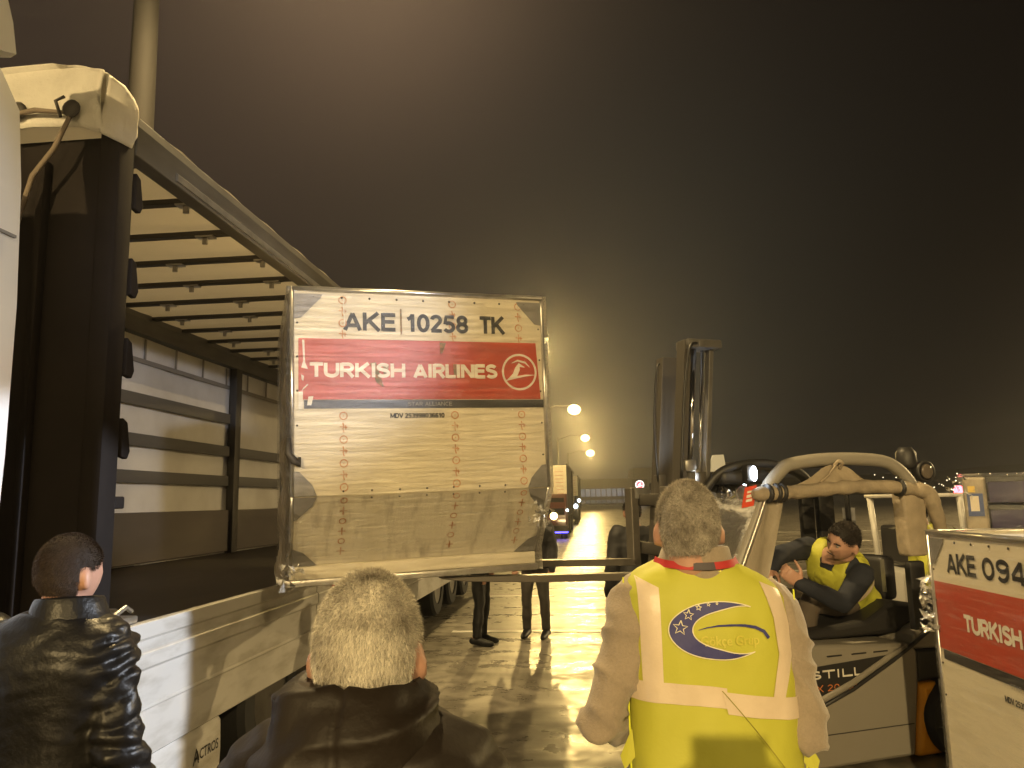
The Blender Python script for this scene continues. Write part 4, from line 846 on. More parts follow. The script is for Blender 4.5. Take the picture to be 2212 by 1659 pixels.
def hand(mb, w, d, nrm, s=1., curl=.5, thumb=1):
    """palm with five bent fingers; d points along the fingers, nrm out of the back of the hand"""
    d = V(d).normalized(); nrm = V(nrm); nrm = (nrm-d*nrm.dot(d)).normalized(); sd = d.cross(nrm)*thumb; w = V(w)
    mb.loft([[w+d*a*s+sd*(b*math.cos(t))*s+nrm*(c*math.sin(t))*s for t in np.linspace(0, 2*math.pi, 12, endpoint=False)] for a, b, c in ((-.03, .026, .019), (.0, .030, .018), (.045, .041, .017), (.085, .041, .014), (.098, .034, .009))])
    for i, (o, l) in enumerate(((.031, .074), (.011, .084), (-.010, .078), (-.030, .060))):
        p = w+d*.082*s+sd*o*s; a = .18+curl*.35; pts = [p-d*.02*s, p]; dr = V(d)
        for k, f in enumerate((.45, .32, .23)):
            dr = (d*math.cos(a)-nrm*math.sin(a)); p = p+dr*l*f*s; pts.append(p); a += curl*(.95+.1*i)
        mb.tube(pts, [.0095*s, .0098*s, .0090*s, .0082*s, .0068*s], 8, True)
    p = w+d*.015*s+sd*.026*s-nrm*.004*s; dr = (d*.62+sd*.75-nrm*.22).normalized(); q = p+dr*.045*s; dr2 = (d*.85+sd*.35-nrm*(.2+.5*curl)).normalized(); r = q+dr2*.034*s; e = r+(dr2-nrm*.3*curl).normalized()*.026*s
    mb.tube([p, q, r, e], [.014*s, .0115*s, .010*s, .0078*s], 8, True)
TOR = [(-.16, .150, .105), (-.06, .172, .118), (.06, .172, .120), (.25, .155, .108), (.42, .158, .112), (.60, .175, .122), (.76, .188, .122), (.87, .186, .108), (.94, .165, .088), (.99, .118, .072), (1.04, .068, .062), (1.10, .060, .060)]
def torso(mb, J, margin=0., s=1., wide=1., upto=20, base=-.2, depth=1., ripple=None, n=32):
    pel, nk = J['pel'], J['neck']; up = nk-pel; L = up.length; up = up.normalized()
    rs = (J['sR']-J['sL']).normalized(); rh = (J['hR']-J['hL']).normalized(); rings = []
    for i, (t, a, b) in enumerate(TOR[:upto]):
        if t < base: continue
        k = min(max((t)/.8, 0), 1); r = (rh*(1-k)+rs*k); r = (r-up*r.dot(up)).normalized(); f = up.cross(r)
        c = pel+up*L*t+f*(.012-.03*max(0, t-.45))*s
        aa, bb = (a*wide+margin)*s, (b*depth+margin)*s
        ring = []
        for q in range(n):
            an = 2*math.pi*q/n; ca, sa = math.cos(an), math.sin(an); e = .82
            ring.append(c+r*aa*math.copysign(abs(ca)**e, ca)+f*bb*math.copysign(abs(sa)**e, sa))
        rings.append(ring)
    mb.loft(rings)
def lerp(a, b, t): return a+(b-a)*t
def arm_path(J, S, n=5):
    s_, e, w = J['s'+S], J['e'+S], J['w'+S]
    return [lerp(s_, e, i/n) for i in range(n)]+[lerp(e, w, i/n) for i in range(n+1)]
def figure(label, base, J, rot, s=1., voxel=.012, top=('top', 'black', .02, .016, None), trousers='black', shoes='black', skin='skin', hair=None, curl=.5, face=False, hands=True, group=None, sleeve_end=1., wide=1., quilt=0):
    """J: joints in world space (pel neck head sL sR eL eR wL wR hL hR kL kR aL aR); the body is one voxel-united surface, clothes are shells over it"""
    base = V(base); J = {k: V(v)-base for k, v in J.items()}; T = M.Translation(J['head']) @ rot.to_4x4() @ M.Scale(s, 4)
    t = thing('person', label, 'person', base, group=group)
    b = MB(); head_mesh(b, T)
    hc = J['head']; b.tube([T @ V((0, -.012, -.03)), T @ V((0, -.022, -.08)), J['neck']+V((0, 0, -.0)), J['neck']-V((0, 0, .05))], [.056*s, .061*s, .066*s, .07*s], 16)
    torso(b, J, -.012, s, wide)
    for S in 'LR':
        b.tube(arm_path(J, S, 2), [.050*s, .048*s, .042*s, .036*s, .027*s], 12, True)
        if hands:
            d = (J['w'+S]-J['e'+S]).normalized(); hd2 = J.get('d'+S); d2 = (V(hd2)+base).normalized() if hd2 is not None else d
            nr = J.get('n'+S); nr = (V(nr)+base) if nr is not None else V((0, -.3, 1))
            hand(b, J['w'+S], d2, nr, s, curl, 1 if S == 'L' else -1)
        b.tube([J['h'+S], lerp(J['h'+S], J['k'+S], .5), J['k'+S], lerp(J['k'+S], J['a'+S], .35), J['a'+S]], [.082*s, .072*s, .055*s, .052*s, .036*s], 12, True)
        fd = J.get('f'+S); fd = (V(fd)+base) if fd is not None else (rot @ V((0, 1, 0))); fd = V((fd.x, fd.y, 0)).normalized()
        b.tube([J['a'+S]+fd*-.03*s, J['a'+S]+fd*.08*s-V((0, 0, .03)), J['a'+S]+fd*.16*s-V((0, 0, .045))], [.04*s, .035*s, .028*s], 10, True)
    body = link('body', remesh(b, voxel, 3), skin, t, True)
    name, m, mg, _, fn = top
    c = MB(); torso(c, J, mg, s, wide, 11, base=-.2)
    for S in 'LR':
        pth = arm_path(J, S, 5); rr = [(.066+mg*.6)*s, (.066+mg*.6)*s, (.062+mg*.6)*s, (.058+mg*.5)*s, (.055+mg*.5)*s, (.055+mg*.5)*s, (.052+mg*.5)*s, (.049+mg*.4)*s, (.046+mg*.4)*s, (.042+mg*.4)*s, (.038+mg*.3)*s]
        c.tube(pth, rr, 16, True)
    me = remesh(c, max(voxel, .010), 4)
    if quilt or fn: displace(me, fn)
    jk = link(name, me, m, t, True)
    tr_ = MB(); torso(tr_, J, .012, s, wide, 4)
    for S in 'LR': tr_.tube([J['h'+S]+V((0, 0, .03)), lerp(J['h'+S], J['k'+S], .5), J['k'+S], lerp(J['k'+S], J['a'+S], .4), lerp(J['k'+S], J['a'+S], .98)], [.098*s, .088*s, .070*s, .066*s, .058*s], 14)
    me = remesh(tr_, max(voxel, .012), 3); displace(me, lambda p: .010*NZ.noise(p*9)+.004*NZ.noise(V((p.x*6, p.y*6, p.z*30))))
    link('trousers', me, trousers, t, True)
    for S in 'LR':
        fd = J.get('f'+S); fd = (V(fd)+base) if fd is not None else (rot @ V((0, 1, 0))); fd = V((fd.x, fd.y, 0)).normalized(); a = J['a'+S]; q = MB()
        q.tube([a-fd*.05*s+V((0, 0, -.02)), a+fd*.03*s+V((0, 0, -.02)), a+fd*.10*s-V((0, 0, .045)), a+fd*.18*s-V((0, 0, .055))], [.045*s, .052*s, .045*s, .034*s], 12, True); link('shoe', remesh(q, .014, 2), shoes, t, True)
    if hair:
        hm_, mask, n, ln, wd, dp, jt = hair; hair_mesh(T, mask, n, ln*s, wd, dp, jt, rnd=random.Random(len(label))).build('hair', hm_, t, True)
    return t, J, T
def standing(x, y, yaw, h=1.75, lean=0, arms='down', spread=.1, stance=.11):
    """joints of a standing figure facing yaw degrees (0 = along +Y)"""
    k = h/1.75; Z = M.Rotation(R(yaw), 3, 'Z'); o = V((x, y, 0)); D = {}
    def q(a, b, c): return o+Z @ V((a*k, b*k, c*k))
    D.update(pel=q(0, 0, .96), neck=q(0, .02+lean, 1.47), head=q(0, .06+lean, 1.625), sL=q(-.185, .0+lean, 1.425), sR=q(.185, .0+lean, 1.425), hL=q(-.09, 0, .90), hR=q(.09, 0, .90), kL=q(-stance, .03, .50), kR=q(stance, .02, .50), aL=q(-stance-.01, -.01, .085), aR=q(stance+.01, -.02, .085))
    if arms == 'down': D.update(eL=q(-.25, -.02, 1.13), eR=q(.25, -.02, 1.13), wL=q(-.26, .08, .88), wR=q(.26, .08, .88))
    elif arms == 'front': D.update(eL=q(-.27, .0, 1.14), eR=q(.27, .0, 1.14), wL=q(-.16, .22, 1.12), wR=q(.16, .22, 1.12))
    else: D.update(eL=q(-.25, -.02, 1.13), eR=q(.25, -.02, 1.13), wL=q(-.2, .15, .95), wR=q(.2, .15, .95))
    return D
W['pufferblack'] = mat('glossy_black_nylon', (.007, .0065, .0065), .40, bump=(10, .28, .03), spec=.28)
W['pufferbrown'] = mat('dark_brown_quilted_nylon', (.014, .0095, .0065), .55, bump=(34, .35, .006), n=(6, .5, (.010, .007, .005)), spec=.35)
W['sweater'] = mat('taupe_knit', (.30, .245, .185), .9, n=(120, .5, (.23, .185, .14)), bump=(170, .5, .004), sheen=.3)
W['vest'] = mat('yellow_vest', (.46, .46, .05), .62, n=(9, .25, (.39, .385, .045)), bump=(60, .18, .004))
W['tape'] = mat('reflective_tape', (.66, .55, .42), .38, n=(16, .3, (.50, .40, .28)), bump=(24, .25, .006))
W['navy'] = mat('navy_sweater', (.016, .019, .030), .85, bump=(60, .2, .004))
W['brownpants'] = mat('grey_brown_trousers', (.10, .080, .062), .85)
hair_grey = hair_mat('grey_blond_hair', (.74, .70, .61), (.22, .185, .14), 15)
hair_buzz = hair_mat('grey_buzz_hair', (.46, .42, .36), (.13, .11, .09), 24)
hair_dark = hair_mat('dark_brown_hair', (.050, .034, .025), (.026, .018, .014), 16, .6)
hair_black = hair_mat('black_brown_hair', (.020, .016, .013), (.032, .025, .02), 10)
def quilt(pitch, amp, wr=.006, ox=0):
    def fn(p):
        z = p.z+.012*NZ.noise(p*7)
        return amp*(abs(math.sin(math.pi*z/pitch))**.6-.6)+wr*NZ.noise(V((p.x*16, p.y*16, p.z*34)))+wr*1.2*NZ.noise(p*12)
    return fn

def quiltA(p):
    a = min(1, max(0, (abs(p.x-.0)-.15)/.06)); z = p.z+.015*NZ.noise(p*6)
    return (.002+.013*a)*(abs(math.sin(math.pi*z/.062+2.6*NZ.noise(p*6)))**.7-.6)+(.002+.009*a)*NZ.noise(V((p.x*20, p.y*20, p.z*44)))+.003*NZ.noise(p*10)

# man at the left: glossy black puffer jacket, head turned right
def rotm(yaw, pitch=0, roll=0): return (M.Rotation(R(yaw), 3, 'Z') @ M.Rotation(R(pitch), 3, 'X') @ M.Rotation(R(roll), 3, 'Y'))
base = (-1.60, 2.2, 0); J = standing(-1.585, 2.22, 4, 1.74)
J['head'] = V((-1.556, 2.20, 1.596)); J['neck'] = V((-1.57, 2.21, 1.465)); J['sL'] = V((-1.79, 2.20, 1.395)); J['sR'] = V((-1.45, 2.22, 1.39)); J['eR'] = V((-1.375, 2.20, 1.10)); J['wR'] = V((-1.34, 2.33, .88)); J['pel'] = V((-1.60, 2.22, .96)); J['eL'] = V((-1.86, 2.18, 1.1)); J['wL'] = V((-1.85, 2.3, .88))
t, Jl, T = figure('man in glossy black puffer jacket with short dark hair by the truck', base, J, rotm(-15, 4, 0), .955, .010, ('jacket', 'pufferblack', .035, 0, quiltA), W['navy'], 'black', hair=(hair_dark, scalp(.42, -.99, -.25), 26000, .008, .0005, 1.3, .22), quilt=1)
co = MB(); nk = Jl['neck']
co.loft([[nk+V((rx*math.cos(a)+.01, ry*math.sin(a)+.005, z+.012*math.sin(a+2.6))) for a in np.linspace(0, 2*math.pi, 24, endpoint=False)] for rx, ry, z in ((.155, .125, -.07), (.122, .110, -.02), (.100, .097, .042), (.092, .092, .062), (.083, .084, .050), (.074, .076, -.01))], cap=False)
me = co.mesh('collar'); link('collar', me, 'pufferblack', t, True, subsurf=1)

# grey haired man at the bottom centre, dark brown hooded jacket
base = (-.42, 1.38, 0); J = standing(-.415, 1.39, 5, 1.66)
J['head'] = V((-.405, 1.385, 1.524)); J['neck'] = V((-.41, 1.37, 1.41)); J['sL'] = V((-.575, 1.37, 1.275)); J['sR'] = V((-.225, 1.37, 1.268)); J['eL'] = V((-.68, 1.36, 1.05)); J['eR'] = V((-.11, 1.37, 1.04)); J['wL'] = V((-.58, 1.55, .95)); J['wR'] = V((-.2, 1.56, .95)); J['pel'] = V((-.415, 1.40, .90))
t, Jl, T = figure('grey blond haired man seen from behind in dark brown hooded jacket', base, J, rotm(4, 3), 1.14, .011, ('jacket', 'pufferbrown', .03, 0, quilt(.085, .008, .008)), W['navy'], 'black', hair=(hair_grey, scalp(.42, -.99, -.36), 46000, .0074, .00042, 1.1, .40), quilt=1)
hd = MB(); nk = Jl['neck']+V((0, 0, .016))
hd.loft([[nk+V((rx*math.copysign(abs(math.cos(a))**.8, math.cos(a))+ox, ry*math.sin(a)+oy, z+.03*math.cos(a)*sl)) for a in np.linspace(0, 2*math.pi, 36, endpoint=False)] for rx, ry, z, ox, oy, sl in ((.088, .085, .055, -.002, -.01, 0), (.104, .10, .064, -.002, -.014, 0), (.122, .116, .050, -.004, -.02, 0), (.142, .128, .015, -.006, -.03, .1), (.158, .138, -.035, -.008, -.035, .15), (.166, .140, -.09, -.008, -.035, .1), (.166, .130, -.15, -.006, -.03, 0), (.14, .10, -.19, 0, -.015, 0))])
me = remesh(hd, .008, 3)
def hoodfn(p):
    q = p-nk; f = math.sin((q.z*52)+3.0*NZ.noise(V((q.x*7, q.y*5, 1.3)))+q.x*5)
    fo = (1-abs(NZ.noise(V((q.x*4, q.y*4, q.z*17)))))**3
    return .016*(fo-.5)+.004*f+.006*NZ.noise(q*19)-.008*math.exp(-((q.x+.0)/.006)**2)
displace(me, hoodfn); link('hood', me, 'pufferbrown', t, True)

# ------------------------------------------------------------------ man in the yellow vest
CB = V((.288, 2.13, 0)); CZ = M.Rotation(R(5.7), 3, 'Z')
def cq(a, b, c): return CB+CZ @ V((a, b, c))
J = dict(pel=cq(0, .02, .98), neck=cq(-.025, .015, 1.555), head=V((.246, 2.085, 1.704)), sL=cq(-.178, .0, 1.515), sR=cq(.178, .0, 1.495), eL=cq(-.292, -.05, 1.215), eR=cq(.232, -.04, 1.18), wL=cq(-.15, .22, 1.19), wR=cq(.14, .22, 1.16), hL=cq(-.09, .02, .93), hR=cq(.09, .02, .93), kL=cq(-.12, .03, .50), kR=cq(.12, .03, .50), aL=cq(-.13, 0, .085), aR=cq(.13, 0, .085))
t, Jl, T = figure('man in yellow vest with blue crescent logo seen from behind', CB, J, rotm(3, 5), 1.0, .010, ('sweater', 'sweater', .004, 0, lambda p: .010*NZ.noise(p*8)+.013*max(0, 1-abs(NZ.noise(V((p.x*6, p.y*6, p.z*15+p.x*9))))*3)**2-.004), W['navy'], 'black', hair=(hair_buzz, scalp(.40, -.84, -.36), 30000, .0078, .0005, .8, .5), wide=1.0, quilt=1)
VC = t
zt = [(.86, .238, .135), (.95, .235, .138), (1.1, .226, .134), (1.28, .222, .130), (1.40, .223, .130), (1.49, .226, .126), (1.53, .220, .118), (1.56, .200, .108), (1.585, .165, .098), (1.605, .122, .088), (1.622, .088, .082), (1.632, .078, .078)]
zz = [a[0] for a in zt]; za = [a[1]*.965 for a in zt]; zb = [a[2] for a in zt]
def cxz(z): return .0 if z < 1.4 else -.022*(z-1.4)/.23
def wr(x, z):
    low = max(0, min(1, (1.36-z)/.3))
    d = (z-1.26)-(-1.1)*(x-.04)
    return .008*NZ.noise(V((x*6, z*4, .3)))+.007*NZ.noise(V((x*19, z*9, 2.1)))+low*.006*NZ.noise(V((x*12, z*3, 5)))-.007*low*max(0, 1-abs(d)/.05)*(1 if d > 0 else .25)
def vest_pt(x, z, off=0.):
    a, b = np.interp(z, zz, za), np.interp(z, zz, zb); u = max(-.985, min(.985, (x-cxz(z))/a))
    y = -b*(1-abs(u)**2.6)**(1/2.6)+wr(x, z)-off
    return CZ @ V((x, y, z-.055*x))
vs = []; fs = []; na = 72; zl = list(np.linspace(.86, 1.49, 40))+list(np.linspace(1.5, 1.632, 22))
for z in zl:
    a, b = np.interp(z, zz, za), np.interp(z, zz, zb)
    for k in range(na):
        an = 2*math.pi*k/na; e = 2/2.6; x = cxz(z)+a*math.copysign(abs(math.cos(an))**e, math.cos(an)); y = b*math.copysign(abs(math.sin(an))**e, math.sin(an))
        if y < 0: y += wr(x, z)*min(1, -y/.03)
        vs.append(CZ @ V((x, y, z-.055*x)))
for i in range(len(zl)-1):
    for k in range(na): fs.append((i*na+k, i*na+(k+1) % na, (i+1)*na+(k+1) % na, (i+1)*na+k))
vest = MB().add(vs, fs).build('vest', 'vest', t, True)
def patch(mb, f, nu, nv, off=.004):
    o = [vest_pt(*f(i/nu, j/nv), off) for i in range(nu+1) for j in range(nv+1)]
    mb.add(o, [(i*(nv+1)+j, i*(nv+1)+j+1, (i+1)*(nv+1)+j+1, (i+1)*(nv+1)+j) for i in range(nu) for j in range(nv)])
def strip(f, name='reflective_strip', nu=30, nv=6, off=.004, m='tape'):
    mb = MB(); patch(mb, f, nu, nv, off); return mb.build(name, m, vest, True)
strip(lambda u, v: (-.192+.052*v-.006*v*u+.004*u, 1.572-.265*u-.012*v*(1-u)*2))
strip(lambda u, v: (np.interp(u, [0, .3, .6, 1], [.116, .140, .147, .122])+np.interp(u, [0, .3, .6, 1], [.054, .046, .040, .032])*v, 1.572-.285*u-.02*v*(1-u)))
strip(lambda u, v: (-.214+.222*u, 1.318-.048*v+.006*math.sin(u*3)), nu=34)
strip(lambda u, v: (-.004+.217*u+.012*v, 1.311-.018*u-.052*v), nu=28, off=.0065)
ed = MB()
for f in ((lambda u, v: (-.2215+.004*v, 1.565-.68*u)), (lambda u, v: (.2175+.004*v, 1.55-.68*u))): patch(ed.cut(), f, 40, 1, .0035)
ed.build('edge_binding', mat('lime_binding', (.62, .66, .03), .6), vest, True)
sm = MB(); patch(sm, lambda u, v: (-.006+.19*u+.003*v, 1.313-.21*u-.03*u*u), 30, 1, .007); sm.build('seam', mat('dark_seam_thread', (.25, .23, .03), .8), vest, True)  # thin darker line along the diagonal seam
nt_ = MB(); patch(nt_, lambda u, v: (-.02+.040*u, 1.622-.030*v), 6, 4, .003); nt_.build('neck_patch', mat('pale_yellow_patch', (.74, .68, .12), .6), vest, True)
for s in (-1, 1):
    MB().add([CZ @ V((s*.215, -.05, 1.20-.055*s*.2)), CZ @ V((s*.248, -.055, 1.135-.055*s*.2)), CZ @ V((s*.238, -.05, 1.10-.055*s*.2)), CZ @ V((s*.21, -.05, 1.13-.055*s*.2))], [(0, 1, 2, 3)]).build('side_tab', 'vest', vest)
K = 4.66e-4
def lx(X): return -.410+K*X
def lz(Y): return 1.862-K*Y
def lmap(mb, pts, fcs, off): mb.add([vest_pt(lx(X), lz(Y)+.055*lx(X), off) for X, Y in pts], fcs)
def lband(mb, pts, hw, off):
    o = []; n = len(pts)
    for i, (x, y) in enumerate(pts):
        a = pts[max(i-1, 0)]; b = pts[min(i+1, n-1)]; dx, dy = b[0]-a[0], b[1]-a[1]; l = math.hypot(dx, dy) or 1; w = hw[i] if hasattr(hw, '__len__') else hw
        o += [(x-dy/l*w, y+dx/l*w), (x+dy/l*w, y-dx/l*w)]
    lmap(mb, o, [(2*i, 2*i+1, 2*i+3, 2*i+2) for i in range(n-1)], off)
outer = []; inner = []; mid = []
for i in range(49):
    s = i/48; a = R(52+258*s); ox, oy = 885+272*math.cos(a), 875-147*math.sin(a); th = 122*math.sin(math.pi*s)**1.25
    dx, dy = 940-ox, 872-oy; l = math.hypot(dx, dy); outer.append((ox, oy)); inner.append((ox+dx/l*th, oy+dy/l*th)); mid.append((ox+dx/l*th*.5, oy+dy/l*th*.5))
lgm = MB(); o = []
for i in range(49): o += [outer[i], mid[i], inner[i]]
lmap(lgm, o, [(3*i+j, 3*i+j+1, 3*i+j+4, 3*i+j+3) for i in range(48) for j in range(2)], .0045)
sw = [(765, 872), (810, 860), (870, 852), (940, 848), (1010, 852), (1070, 864), (1115, 886), (1140, 922)]
lband(lgm, sw, [1, 3, 4.5, 5.5, 6.5, 8, 9, 9], .0045)
lgm.build('logo', mat('navy_print', (.030, .032, .16), .6, n=(40, .4, (.06, .06, .2))), vest, True)
ol = MB(); lband(ol, outer, 2.6, .0055); lband(ol, inner, 2.6, .0055)
for cx, cy, r in ((672, 858, 38), (718, 793, 28), (775, 757, 16), (828, 742, 10), (872, 738, 7)):
    st = [(cx+(r if k % 2 == 0 else r*.42)*math.sin(R(36*k+8)), cy-(r if k % 2 == 0 else r*.42)*math.cos(R(36*k+8))) for k in range(11)]
    lband(ol, st, 2.4 if r > 12 else 1.6, .0062)
ol.build('logo_outline', mat('pale_print', (.70, .66, .50), .6), vest, True)
wt = MB(); v, f = text_pts('Gökçe Grup', 66, 310, .012)
wt.add([vest_pt(lx(775+p.x), lz(968-p.y)+.055*lx(775+p.x), .0045) for p in v], f); wt.build('lettering', mat('faded_yellow_print', (.54, .50, .07), .6), vest)
# collar roll and lanyard
nk = Jl['neck']; cl_ = MB()
cl_.loft([[nk+CZ @ V((rx*math.cos(a), ry*math.sin(a)+oy, z-.018*math.sin(a)*k)) for a in np.linspace(0, 2*math.pi, 32, endpoint=False)] for rx, ry, z, oy, k in ((.112, .105, .01, -.012, 0), (.101, .10, .05, -.02, .0), (.091, .094, .078, -.028, .1), (.088, .092, .094, -.032, .2), (.080, .085, .100, -.034, .2), (.074, .076, .08, -.034, .2))], cap=False)
me = cl_.mesh('collar'); displace(me, lambda p: .004*NZ.noise(V((p.x*9, p.y*9, p.z*50)))); link('collar', me, 'sweater', t, True, subsurf=1)
ly = MB(); n = 40; vs = []
for i in range(n+1):
    a = math.pi*(1+i/n) ; c = nk+CZ @ V((.112*math.cos(a), .106*math.sin(a)-.022, .055+.012*math.sin(a)))
    for dz in (0, .018): vs.append(c+V((0, 0, dz))*1+CZ @ V((-.008*math.cos(a), -.006*math.sin(a), 0))*(dz/.018))
ly.add(vs, [(2*i, 2*i+1, 2*i+3, 2*i+2) for i in range(n)]); ly.build('lanyard', mat('red_lanyard', (.42, .03, .03), .6), t, True)
ly = MB(); vs2 = [nk+CZ @ V((.114*math.cos(a), .108*math.sin(a)-.022, .055+.012*math.sin(a)+dz))+CZ @ V((-.008*math.cos(a), -.006*math.sin(a), 0))*(dz/.018) for a in np.linspace(math.pi*1.42, math.pi*1.58, 6) for dz in (0, .018)]
ly.add(vs2, [(2*i, 2*i+1, 2*i+3, 2*i+2) for i in range(5)]); ly.build('lanyard_clip', mat('dark_clip', (.06, .05, .06), .6), t)

# ------------------------------------------------------------------ driver leaning out of the forklift
def fl(x, y, z): return FT @ V((x, y, z))
fz = 24
J = dict(pel=fl(1.33, .52, .99), neck=fl(1.01, .33, 1.335), head=fl(.945, .13, 1.452), sR=fl(1.0, .56, 1.385), sL=fl(1.11, .16, 1.215), eR=fl(.64, .42, 1.36), wR=fl(.45, .30, 1.27), eL=fl(.83, .05, 1.045), wL=fl(.515, .08, 1.19), hL=fl(1.28, .42, 1.0), hR=fl(1.28, .66, 1.0), kL=fl(.78, .32, 1.02), kR=fl(.80, .68, 1.0), aL=fl(.60, .34, .62), aR=fl(.60, .66, .62))
J['dL'] = FT.to_3x3() @ V((-.80, .08, .62)); J['nL'] = FT.to_3x3() @ V((-.3, -.8, -.3)); J['fL'] = FT.to_3x3() @ V((-1, 0, 0)); J['fR'] = J['fL']
W['skin2'] = mat('tanned_skin', (.46, .27, .20), .5, n=(26, .4, (.38, .21, .15)), bump=(50, .1, .004))
dt, Jl, T = figure('driver in navy sweater and yellow vest leaning out of the forklift cab', fl(1.3, .5, .0), J, rotm(24+96, -14, -24), 1.2, .0075, ('sweater', 'navy', .006, 0, lambda p: .006*NZ.noise(p*13)), W['brownpants'], 'black', 'skin2', hair=(hair_black, scalp(.44, -.6, -.1), 5000, .010, .0011, .7, .3), curl=.9, wide=.88, quilt=1)
fc = MB()
for s in (-1, 1):
    fc.cut().tube([T @ (V((s*.014, .098, .020))), T @ V((s*.030, .0985, .026)), T @ V((s*.050, .086, .020))], [.004, .0055, .003], 6, True)
fc.cut().tube([T @ V((-.026, .1015, -.049)), T @ V((0, .1085, -.046)), T @ V((.026, .1015, -.049))], [.002, .0045, .002], 6, True)
fc.build('facial_hair', hair_black, dt, True)
ey = MB()
for s in (-1, 1): ey.cut().ball(T @ V((s*.031, .0865, .009)), .0115, 10)
ey.build('eye', mat('eye_white', (.30, .27, .24), .25), dt, True)
vm = MB(); torso(vm, Jl, .022, 1.2, .92, 9, base=-.1, n=40)
# shoulder straps of the vest
me = remesh(vm, .012, 3); displace(me, lambda p: .012*NZ.noise(p*10)+.005*NZ.noise(p*25)); dv = link('vest', me, 'vest', dt, True)
up = (Jl['neck']-Jl['pel']).normalized()
for S in 'LR':
    s_ = Jl['s'+S]; m_ = lerp(s_, Jl['neck'], .55); r = (Jl['sR']-Jl['sL']).normalized(); f = up.cross(r)
    sp = MB(); sp.tube(smooth_path([m_-f*.12-up*.10, m_-f*.10+up*.03, m_+up*.06, m_+f*.10+up*.0, m_+f*.15-up*.08, m_+f*.155-up*.2], 5), .062, 10, flat=.3, upv=f); me = remesh(sp, .011, 3); displace(me, lambda p: .008*NZ.noise(p*14)); link('shoulder_strap', me, 'vest', dv, True)
tb = MB(); L = (Jl['neck']-Jl['pel']).length
for t0 in (.30,):
    rg_ = MB(); torso(rg_, Jl, .034, 1.2, .92, 9, base=-.1, n=40); ring0 = [lerp(rg_.v[3*40+k], rg_.v[4*40+k], .2) for k in range(40)]; ring1 = [lerp(rg_.v[3*40+k], rg_.v[4*40+k], .75) for k in range(40)]
    tb.loft([ring0, ring1], cap=False)
tb.build('reflective_strip', 'tape', dv, True)

# ------------------------------------------------------------------ people further back
W['darkcoat'] = mat('dark_coat', (.016, .016, .019), .7, bump=(18, .3, .01))
W['jeans'] = mat('dark_jeans', (.05, .044, .038), .8, n=(12, .5, (.08, .07, .06)))
wk = lambda a: (lambda p: a*NZ.noise(p*9)+a*.6*NZ.noise(p*22))
J = standing(.40, 7.6, 20, 1.78); figure('man in dark padded vest standing behind the fork carriage', (.40, 7.6, 0), J, rotm(10), 1.02, .018, ('jacket', 'darkcoat', .03, 0, wk(.012)), W['jeans'], 'black', hair=(hair_black, scalp(), 1200, .016, .003, .7, .3), quilt=1)
J = standing(-.79, 10.45, 165, 1.76, stance=.125); figure('person in dark jacket and trousers standing behind the raised container', (-.79, 10.45, 0), J, rotm(165), 1.02, .020, ('jacket', 'darkcoat', .03, 0, wk(.012)), W['jeans'], 'black', hair=(hair_black, scalp(), 900, .016, .003, .7, .3), quilt=1)
J = standing(-1.46, 9.95, -95, 1.78, stance=.115); figure('person in black coat under the fork tips, in the trailer shade', (-1.46, 9.95, 0), J, rotm(-95), 1.04, .020, ('jacket', 'darkcoat', .05, 0, wk(.015)), 'black', 'black', hair=(hair_black, scalp(), 900, .016, .003, .7, .3), quilt=1)
J = standing(3.22, 8.0, 60, 1.72); figure('worker in yellow jacket standing beside the small baggage tug', (3.22, 8.0, 0), J, rotm(60), 1, .020, ('jacket', 'vest', .04, 0, wk(.012)), 'navy', 'black', hair=(hair_black, scalp(), 900, .016, .003, .7, .3), quilt=1)

